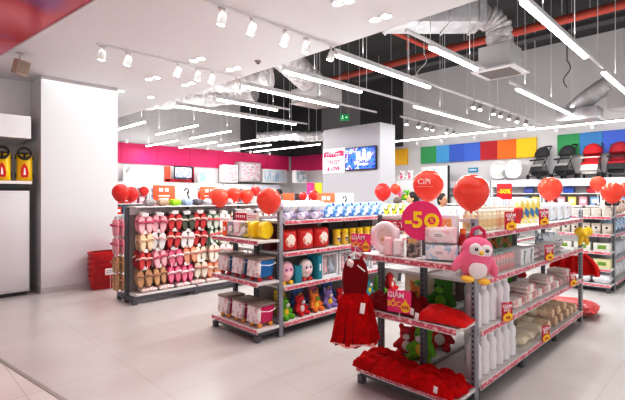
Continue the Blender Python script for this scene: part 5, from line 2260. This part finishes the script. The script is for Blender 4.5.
p = at_depth(300, 195, 9.0)
display_stand('white plinth before the pillar carrying the dark carton', p, .9, 1.33)
p1 = at_depth(288.5, 195, 9.0)
put('gbag', carton('gift_bag', .22, .12, .28, soft('bag_orange', (.86, .14, .05), .5), None), (p1.x, p1.y, 1.332), facing(1, 1), 'orange gift bag on the white plinth', 'gift bag')
p1 = at_depth(300, 195, 9.0)
put('dkc', carton('dark_carton', .2, .14, .28, soft('dkbrown', (.06, .03, .025), .5), None), (p1.x, p1.y, 1.332), facing(1, 1), 'dark brown carton on the white plinth', 'carton')
p1 = at_depth(311.5, 195, 9.0)
toy('red', (p1.x, p1.y, 1.332), facing(1, 1), 'on the white plinth beside the dark carton', 1.0)
p = at_depth(315, 195, 10.2)
display_stand('tall white plinth carrying pink and yellow tubs', p, .7, 1.58)
for k, (px, c, cn) in enumerate(((310.5, (.75, .04, .22), 'pink'), (318.5, (.92, .68, .03), 'yellow'))):
    p1 = at_depth(px, 180, 10.2)
    o = empty('storage_tub', (p1.x, p1.y, 1.582))
    tag(o, f'upright {cn} tub on the tall plinth before the pillar', 'tub')
    MB().lathe([(0, 0), (.075, 0), (.085, .01), (.085, .24), (.08, .25)], 20).build('tub_body', soft('tub_' + cn, c, .4), o)
    MB().lathe([(.086, .248), (.09, .25), (.09, .28), (0, .285)], 20).build('lid', soft('tub_' + cn, c, .4), o)

# baby bath tubs (white) leaning on the back-right shelving top
xT = UW - .32


def baby_bath():
    o = empty('baby_bath')
    mb = MB()
    t = bmesh.new()
    n = 28
    prof = [(.0, 0.0), (.6, .0), (.8, .04), (.93, .18), (1.0, .22), (1.04, .215), (1.0, .235), (.95, .225), (.88, .18), (.75, .06), (.55, .025), (0, .02)]
    rings = []
    for r, z in prof:
        rings.append([t.verts.new((r * .26 * math.copysign(abs(math.cos(2 * PI * k / n)) ** .75, math.cos(2 * PI * k / n)),
                                   r * .40 * math.copysign(abs(math.sin(2 * PI * k / n)) ** .75, math.sin(2 * PI * k / n)), z)) for k in range(n)])
    for a, b in zip(rings, rings[1:]):
        for k in range(n):
            try:
                t.faces.new((a[k], a[(k + 1) % n], b[(k + 1) % n], b[k]))
            except ValueError:
                pass
    bmesh.ops.remove_doubles(t, verts=t.verts[:], dist=1e-5)
    bmesh.ops.recalc_face_normals(t, faces=t.faces[:])
    t.transform(Matrix.Translation((0, .1, .40)) @ Matrix.Rotation(PI / 2 - .25, 4, 'X'))
    mb._add(t)
    mb.build('shell', soft('bath_white', (.86, .86, .87), .25, var=.02), o, smooth=60)
    MB().ell((0, -.02, .30), (.09, .02, .12)).build('sling', soft('bath_cream', (.82, .80, .72), .5), o)
    return o


for k, px in enumerate((499, 515)):
    q = on_x(px, 170, xT)
    put('bath', baby_bath, (xT - .05, q.y, 2.06), RZ_END + (.35, .1)[k], 'white baby bath leaning upright on the back shelving, ' + ('nearer the pillar' if k == 0 else 'nearer the strollers'), 'baby bath',
        'baby baths', s=(.9, .9, .74))
q = on_x(506, 168, xT)
o = empty('grey_sponge', (xT - .1, q.y, 2.06), RZ_END)
tag(o, 'small grey bath support between the two baby baths', 'bath support')
MB().box((0, 0, .2), (.14, .1, .22), .03, seg=3).build('pad', soft('sponge', (.35, .36, .38), .7), o)
MB().box((0, 0, .05), (.05, .08, .10), .01).build('leg', soft('sponge2', (.5, .5, .52), .6), o)
q = on_x(473, 170, UW - .03)
o = empty('blue_sign', (UW - .02, q.y, q.z), RZ_END)
tag(o, 'small teal blue sign under the blue bands', 'sign')
MB().box((0, 0, 0), (.34, .03, .16), .004).build('board', soft('signblue', (.05, .30, .48), .5), o)
mb = MB()
for k in range(4):
    mb.box((-.1 + k * .065, -.016, 0), (.04, .004, .06), .001)
mb.build('print_block', WPRINT, o)
# tall white poster case by the green band
q0, q1 = on_x(423, 180, UW - .55), on_x(449, 180, UW - .55)
o = empty('poster_case', (UW - .62, (q0.y + q1.y) / 2, 0), RZ_END)
tag(o, 'tall white poster case with a blue heading under the green band', 'poster case')
w = q0.y - q1.y
MB().box((0, 0, 1.34), (w, .06, 2.5), .006).build('case', WPRINT, o)
MB().box((w / 2 + .02, 0, 1.3), (.04, .08, 2.6)).build('edge_post', BLACK, o)
MB().box((-.2, -.032, 2.43), (w * .45, .004, .12), .001).build('blue_heading', soft('heading', (.12, .30, .62), .5), o)
MB().box((0, -.032, 1.7), (w * .8, .004, 1.0), .001).build('picture', ramp_mat('posterp', [(.84, .85, .86), (.70, .78, .84), (.8, .7, .65)], 3, .5), o)
MB().box((0, 0, .045), (w, .3, .09), .004).build('base', POST, o)
# bunny plush display between pillar and poster case
TWY = on_x(404, 180, 13.2).y
for k, (dx, dy, z, c) in enumerate(((.12, .17, 2.112, 'white'), (.12, -.17, 2.112, 'white'), (-.14, .17, 1.402, 'pink'), (-.14, -.17, 1.402, 'green'))):
    toy(c, (13.25 + dx, TWY + dy, z), RZ_END, f'on the white toy tower by the pillar, {ORD[k]} of four', 1.5)
o = empty('toy_tower', (13.25, TWY, 0), RZ_END)
tag(o, 'white stepped tower carrying large plush toys behind the shoppers', 'display stand')
MB().box((0, 0, .72), (.72, .5, 1.36), .006).build('tower_body', WHITE, o)
MB().box((0, .12, 1.75), (.72, .26, .72), .006).build('upper_step', WHITE, o)
MB().box((0, 0, .02), (.66, .44, .04)).build('toe_kick', POST, o)


# ---------------------------------------------------------------- strollers
def stroller(cmain, cdark, chood, metal):
    def f():
        o = empty('baby_stroller')
        for sx in (-1, 1):
            for (y, r) in ((-.30, .075), (.24, .085)):
                w = MB()
                w.tube([(sx * .21, y + r * .8 * math.cos(a * PI / 10), r + r * .8 * math.sin(a * PI / 10)) for a in range(20)], r * .2, 8, closed=True)
                wo = w.build('wheel', BLACK, o)
                w = MB()
                w.lathe([(0, -.012), (r * .6, -.012), (r * .62, 0), (r * .6, .012), (0, .012)], 16, (sx * .21, y, r), rot=(0, PI / 2, 0))
                w.build('hub', metal, wo)
        mb = MB()
        for sx in (-1, 1):
            x = sx * .19
            mb.tube([(x, -.30, .09), (x, -.16, .36), (x, .10, .62), (x, .30, .95), (x, .36, 1.0)], .014)
            mb.tube([(x, .24, .10), (x, .06, .42), (x, -.02, .56)], .013)
            mb.tube([(x, -.30, .09), (x, .24, .12)], .010)
        mb.tube([(-.19, -.30, .10), (.19, -.30, .10)], .010)
        mb.build('frame', metal, o)
        mb = MB()
        mb.tube([(-.19, .36, 1.0), (-.12, .40, 1.03), (.12, .40, 1.03), (.19, .36, 1.0)], .02)
        mb.build('handle', BLACK, o)
        mb = MB()
        mb.cushion((0, -.04, .42), (.40, .36, .13), p=5, rot=(.12, 0, 0))
        mb.cushion((0, .16, .62), (.40, .46, .10), p=5, rot=(1.15, 0, 0))
        mb.build('seat', cmain, o)
        MB().cushion((0, -.21, .33), (.38, .26, .07), p=5, rot=(1.0, 0, 0)).build('footrest', cdark, o)
        MB().tube([(-.19, -.02, .60), (-.18, -.22, .59), (0, -.27, .59), (.18, -.22, .59), (.19, -.02, .60)], .022).build('bumper_bar', cdark, o)
        # hood: quarter dome
        t = bmesh.new()
        nu, nv = 12, 9
        g = {}
        for i in range(nu + 1):
            for j in range(nv + 1):
                a = PI * i / nu
                b = -.15 + 1.75 * j / nv
                rr = 1 + .025 * (j % 2)
                g[i, j] = t.verts.new((.205 * math.cos(a) * rr, .22 - .34 * math.sin(a) * math.cos(b) * rr, .70 + .27 * math.sin(a) * math.sin(b) * rr + .03))
        for i in range(nu):
            for j in range(nv):
                t.faces.new((g[i, j], g[i + 1, j], g[i + 1, j + 1], g[i, j + 1]))
        mb = MB()
        mb._add(t)
        h = mb.build('hood', chood, o, smooth=60)
        s_ = h.modifiers.new('thick', 'SOLIDIFY')
        s_.thickness = .012
        MB().cushion((0, .02, .19), (.40, .44, .16), p=6).build('basket', cdark, o)
        return o
    return f


SBK = soft('stroller_black', (.03, .03, .034), .6)
SGR = soft('stroller_grey', (.40, .40, .40), .7)
SRD = soft('stroller_red', (.62, .02, .03), .6)
SDR = soft('stroller_dark_red', (.40, .012, .03), .6)
SWH = soft('stroller_white', (.78, .75, .72), .6)
for k, (px, key, lab, rot) in enumerate(((538, 'sb', 'black stroller with grey seat, nearest the yellow band', -.55), (563, 'sb', 'black stroller with grey seat, beside the red strollers', -.5),
                                         (590, 'sr', 'red stroller with a white footmuff on the back shelving', -.1), (617, 'sd', 'dark red stroller at the end of the stroller line', -.1))):
    q = on_x(px, 170, UW - .42)
    b = {'sb': stroller(SGR, SBK, SBK, SBK), 'sr': stroller(SRD, SWH, SRD, soft('str_frame', (.12, .12, .13), .4, metal=.4)), 'sd': stroller(SDR, SBK, SDR, soft('str_frame', (.12, .12, .13), .4, metal=.4))}[key]
    put('str' + key, b, (UW - .30, q.y, 2.06), RZ_END + rot, lab, 'stroller', 'strollers on the back shelving', s=(1.12, .72, .98))

# small toys/prints on header under strollers
for k, (px, py, c, nm) in enumerate(((567, 195, (.06, .14, .5), 'blue'), (591, 191, (.6, .05, .08), 'red'), (597, 192, (.78, .7, .6), 'cream'), (527, 191, (.12, .16, .45), 'navy'))):
    q = on_x(px, py, UW - .5)
    put('hs' + nm, soft_pack('toy_pack', .3, .14, .2, soft('hs_' + nm, c, .5, var=.2), seed=k), (UW - .30, q.y, 1.635), RZ_END, f'{nm} toy pack under the stroller ledge', 'toy pack')

# ================================================================ LEFT: ride-on cars on shelf, baskets, cabinet
o = empty('display_cabinet', (0.05, 8.05, 0), 0)
tag(o, 'long white display cabinet with a black recess beside the column', 'cabinet')
CW = 3.2
MB().box((0, .2, .86), (CW, .5, 1.60), .006).build('cabinet_body', WHITE, o)
MB().box((0, .2, .03), (CW - .06, .44, .06)).build('toe_kick', BLACK, o)
MB().box((0, .18, 1.70), (CW, .48, .10), .003).build('black_recess', BLACK, o)
MB().box((0, .18, 1.775), (CW + .05, .58, .05), .004).build('top_board', SHELF, o)
for k in range(4):
    d_ = MB().box((-CW / 2 + CW * (k + .5) / 4, -.06, .86), (CW / 4 - .012, .02, 1.54), .004).build('door', COLW, o)
    MB().box((-CW / 2 + CW * (k + .5) / 4 + (.32 if k % 2 == 0 else -.32), -.085, .95), (.016, .03, .16), .004).build('handle', CHROME, d_)


def ride_on():
    o = empty('ride_on_car')
    YC = soft('car_yellow', (.90, .62, .01), .3)
    mb = MB()
    mb.cushion((0, .05, .25), (.30, .50, .16), p=3.5, rot=(PI / 2 - .12, 0, 0))
    mb.build('car_body', YC, o)
    MB().prism([(-.05, .06), (.06, .06), (.075, .14), (.05, .24), (0, .30), (-.05, .24), (-.07, .14)], -.06, -.035, bev=.004).build('red_sticker', soft('stick_red', (.66, .015, .01), .4), o)
    mb = MB()
    mb.prism([(-.02, .10), (.025, .10), (.02, .17), (.008, .22), (-.01, .22)], -.066, -.058)
    mb.build('sticker_mark', WPRINT, o)
    w = MB()
    w.tube([(.12 * math.cos(a * PI / 12), -.06 + .05 * math.sin(a * PI / 12), .47 + .095 * math.sin(a * PI / 12)) for a in range(24)], .024, 10, closed=True)
    wo = w.build('steering_wheel', BLACK, o)
    mb = MB()
    mb.tube([(-.11, -.06, .47), (.11, -.06, .47)], .016)
    mb.tube([(0, -.04, .40), (0, -.06, .47)], .02)
    mb.build('spoke', BLACK, wo)
    for s in (-1, 1):
        for z in (.10, .42):
            w = MB()
            w.lathe([(0, -.02), (.045, -.02), (.05, 0), (.045, .02), (0, .02)], 16, (s * .15, .12, z), rot=(0, PI / 2, 0))
            w.build('wheel', BLACK, o)
    return o


for k, px in enumerate((24.5, 2)):
    q = on_y(px, 170, 8.05)
    put('ride', ride_on, (q.x, 8.05, 1.803), -.18, 'yellow ride-on car with black steering wheel, ' + ('next to the column' if k == 0 else 'farther from the column'), 'ride-on car', 'ride-on cars', s=(.72, .9, .92))

# red shopping baskets
RBK = soft('basket_red', (.62, .012, .02), .4)


def basket():
    o = empty('shopping_basket')
    t = bmesh.new()
    mb = MB()
    prof = [(.36, 0), (.40, .10), (.44, .20), (.455, .20), (.455, .225), (.43, .225), (.385, .03), (.36, .02)]
    n = 32
    rings = []
    for r, z in prof:
        rings.append([t.verts.new((r * .5 * math.copysign(abs(math.cos(2 * PI * k / n)) ** .4, math.cos(2 * PI * k / n)),
                                   r * .34 * math.copysign(abs(math.sin(2 * PI * k / n)) ** .4, math.sin(2 * PI * k / n)), z)) for k in range(n)])
    for a, b in zip(rings, rings[1:]):
        for k in range(n):
            t.faces.new((a[k], a[(k + 1) % n], b[(k + 1) % n], b[k]))
    t.faces.new(rings[0][::-1])
    t.faces.new(rings[-1])
    mb._add(t)
    mb.build('basket_body', RBK, o)
    mb = MB()
    for k in range(-4, 5):
        mb.box((k * .042, -.136 , .12), (.012, .03, .13), .002, rot=(-.18, 0, 0))
    mb.build('rib_row', soft('basket_dark', (.42, .008, .015), .5), o)
    MB().tube([(-.2, 0, .215), (-.18, -.06, .245), (0, -.09, .25), (.18, -.06, .245), (.2, 0, .215)], .009).build('handle', soft('basket_h', (.12, .01, .012), .5), o)
    return o


pbk = on_z(103, 283, 0.0)
for k in range(5):
    put('basket', basket, (2.66, 7.70, .002 + k * .098), -.1 + .04 * k, f'red shopping basket, {ORD[k]} from the floor in the stack by the column', 'basket', 'stacked red baskets', s=1.0)
o = empty('basket_card', (2.70, 7.48, .0), -.1)
tag(o, 'white notice card standing before the basket stack', 'notice card')
MB().box((0, 0, .30), (.17, .006, .11), .002).build('card', WPRINT, o)
MB().tube([(0, .006, 0), (0, .006, .3)], .005).build('stand', RAIL, o)
mb = MB()
for k in range(2):
    mb.box((-.01, -.004, .32 - k * .03), (.10, .002, .012))
mb.build('print_line', soft('grey_print', (.45, .45, .45), .5), o)

# ================================================================ PEOPLE


def person(px, py_head, d, height, label, hair, shirt, trousers, skin, rz, lean=0.0, long_hair=False, clip=None):
    p = at_depth(px, py_head, d)
    k = height / 1.70
    o = empty('person', (p.x, p.y, 0), rz)
    tag(o, label, 'person', 'shoppers')
    SK = soft('skin_' + str(int(px)), skin, .5, var=.05)
    fw = -lean        # forward shift of the upper body

    def J(x, y, z):
        z *= k
        return Vector((x * k, y * k - lean * max(0, z - .95 * k) * 1.0, z))
    hd = J(0, -.02, 1.585)
    mb = MB()
    mb.ell(hd, (.075 * k, .094 * k, .115 * k))
    mb.ell(hd + Vector((0, -.04, -.055)) * k, (.052 * k, .055 * k, .055 * k))
    mb.ell(hd + Vector((0, -.098, -.012)) * k, (.013 * k, .018 * k, .024 * k))
    for s in (-1, 1):
        mb.ell(hd + Vector((s * .077, .005, -.012)) * k, (.012 * k, .02 * k, .03 * k))
    mb.limb(J(0, .0, 1.40), J(0, -.01, 1.52), .055 * k, .05 * k)
    mb.ell(J(0, 0, 1.25), (.155 * k, .10 * k, .19 * k))
    mb.ell(J(0, 0, 1.02), (.14 * k, .095 * k, .17 * k))
    mb.ell(J(0, 0, .92), (.155 * k, .11 * k, .12 * k))
    for s in (-1, 1):
        sh, el, wr = J(s * .185, 0, 1.38), J(s * .215, -.02, 1.10), J(s * .19, -.17, .90)
        mb.limb(sh, el, .048 * k, .038 * k)
        mb.limb(el, wr, .037 * k, .026 * k)
        mb.limb(J(s * .12, 0, 1.36), sh, .06 * k, .052 * k)
        pal = wr + Vector((0, -.035, -.045)) * k
        mb.limb(wr, pal, .026 * k, .032 * k)
        for q in range(4):
            f0 = pal + Vector(((q - 1.5) * .018, -.012, -.018)) * k
            ln = (.03, .036, .034, .026)[q]
            f1 = f0 + Vector(((q - 1.5) * .004, -.012, -ln)) * k
            f2 = f1 + Vector((0, .004, -ln * .9)) * k
            mb.limb(f0, f1, .0105 * k, .0095 * k, 8)
            mb.limb(f1, f2, .0095 * k, .008 * k, 8)
        t0 = wr + Vector((-s * .02, -.025, -.02)) * k
        t1 = t0 + Vector((-s * .028, -.02, -.03)) * k
        mb.limb(t0, t1, .012 * k, .010 * k, 8)
        mb.limb(t1, t1 + Vector((-s * .006, -.008, -.028)) * k, .010 * k, .008 * k, 8)
        hp, kn, an = J(s * .09, 0, .90), J(s * .10, -.015, .49), J(s * .10, .015, .09)
        mb.limb(hp, kn, .083 * k, .055 * k)
        mb.limb(kn, an, .052 * k, .034 * k)
        mb.limb(an + Vector((0, .01, -.04)) * k, an + Vector((0, -.13, -.06)) * k, .036 * k, .03 * k)
    remesh(mb.build('body', SK, o), .0085, 3)
    for s in (-1, 1):
        MB().ell(hd + Vector((s * .03, -.086, .008)) * k, (.013 * k, .006 * k, .007 * k)).build('eye', INK, o)
    MB().ell(hd + Vector((0, -.089, -.062)) * k, (.024 * k, .008 * k, .007 * k)).build('mouth', soft('lips', (.5, .16, .14), .5), o)
    mb = MB()
    mb.ell(hd + Vector((0, .022, .028)) * k, (.089 * k, .100 * k, .110 * k))
    mb.ell(hd + Vector((0, .04, -.03)) * k, (.082 * k, .075 * k, .085 * k))
    if long_hair:
        mb.limb(hd + Vector((0, .07, -.02)) * k, hd + Vector((0, .085, -.24)) * k, .07 * k, .045 * k)
    hr = remesh(mb.build('hair', hair, o), .009, 2)
    if clip:
        MB().ell(hd + Vector((-.075, .04, .03)) * k, (.025 * k, .035 * k, .03 * k)).build('hair_clip', clip, o)
    mb = MB()
    mb.limb(J(0, 0, 1.40), J(0, 0, 1.36), .075 * k, .09 * k)
    mb.ell(J(0, 0, 1.25), (.172 * k, .118 * k, .20 * k))
    mb.ell(J(0, 0, 1.03), (.158 * k, .112 * k, .19 * k))
    for s in (-1, 1):
        mb.limb(J(s * .12, 0, 1.36), J(s * .188, 0, 1.37), .074 * k, .066 * k)
        mb.limb(J(s * .188, 0, 1.37), J(s * .207, -.012, 1.17), .064 * k, .056 * k)
    remesh(mb.build('shirt', shirt, o), .012, 2)
    mb = MB()
    mb.ell(J(0, 0, .93), (.168 * k, .122 * k, .10 * k))
    for s in (-1, 1):
        mb.limb(J(s * .085, 0, .90), J(s * .10, -.015, .49), .096 * k, .070 * k)
        mb.limb(J(s * .10, -.015, .49), J(s * .10, .012, .12), .068 * k, .056 * k)
    remesh(mb.build('trousers', trousers, o), .013, 2)
    for s in (-1, 1):
        mb = MB()
        an = J(s * .10, .015, .09)
        mb.limb(an + Vector((0, .02, -.045)) * k, an + Vector((0, -.14, -.052)) * k, .043 * k, .036 * k)
        mb.build('shoe', BLACK, o)
    return o


HB = soft('hair_black', (.018, .013, .012), .45, bump=.3, bscale=70)
HG = soft('hair_grey_brown', (.16, .13, .11), .5, bump=.4, bscale=70)
person(393, 204, 8.5, 1.53, 'grey haired person in a beige top leaning beside the red balloon', HG, soft('top_beige', (.60, .55, .47), .8), soft('trs1', (.08, .08, .1), .8), (.62, .40, .29), facing(1, 1) + 1.9, lean=.18)
person(413, 198, 8.4, 1.63, 'black haired person with a pink hair clip behind the -50% disc', HB, soft('top_white', (.72, .70, .68), .8), soft('trs2', (.05, .06, .1), .8), (.60, .38, .27), facing(1, 1) - 1.6, long_hair=True,
       clip=soft('clip_pink', (.85, .2, .4), .4))
person(442, 199, 7.9, 1.60, 'dark haired person in a pale top beside the lettered balloon', HB, soft('top_pale', (.70, .68, .66), .8), soft('trs3', (.1, .09, .09), .8), (.52, .30, .20), facing(1, 1) + .5)
person(279, 190, 11.6, 1.72, 'black haired person by the white plinth, far behind the corner balloon', HB, soft('top_grey', (.55, .57, .60), .8), soft('trs4', (.06, .06, .08), .8), (.60, .40, .30), facing(1, 1) + 2.2)

# ================================================================ LIGHT
w = bpy.data.worlds.new('world')
scene.world = w
w.use_nodes = True
bg = w.node_tree.nodes['Background']
bg.inputs[0].default_value = (1.0, 0.985, 0.97, 1)
bg.inputs[1].default_value = 1.02


def area(name, loc, size, energy, rot=(0, 0, 0), col=(1, .985, .97)):
    ld = bpy.data.lights.new(name, 'AREA')
    ld.shape = 'RECTANGLE'
    ld.size, ld.size_y = size
    ld.energy = energy
    ld.color = col
    o = bpy.data.objects.new(name, ld)
    COL.objects.link(o)
    o.location = loc
    o.rotation_euler = rot
    return o


area('band_wash', (UW - .75, 5.0, 3.62), (.15, 8.0), 20, rot=(0, -.75, 0))  # added light strips brighten the bands, standing in for the small wall lamps
area('band_wash', (8.5, VW - .75, 3.62), (10.0, .15), 26, rot=(.75, 0, 0))
area('soffit_downlight_glow', (2.8, 1.5, 3.44), (2.0, 5.0), 45)
area('soffit_downlight_glow', (2.8, 6.5, 3.44), (2.0, 4.0), 45)

# ================================================================ CAMERA
cd = bpy.data.cameras.new('camera')
cam = bpy.data.objects.new('camera', cd)
COL.objects.link(cam)
cam.location = (0, 0, H)
cam.rotation_euler = (PI / 2, 0, -PI / 4)
cd.sensor_fit = 'HORIZONTAL'
cd.sensor_width = 36
cd.lens = F / 625 * 36
cd.shift_y = -(200 - HY) / 625
cd.clip_start = 0.05
scene.camera = cam
scene.view_settings.view_transform = 'Standard'
scene.view_settings.look = 'None'
scene.view_settings.exposure = 0.16
scene.view_settings.use_curve_mapping = True
cm = scene.view_settings.curve_mapping
cv = cm.curves[3]
cv.points.new(0.22, 0.165)
cv.points.new(0.72, 0.79)
cm.update()
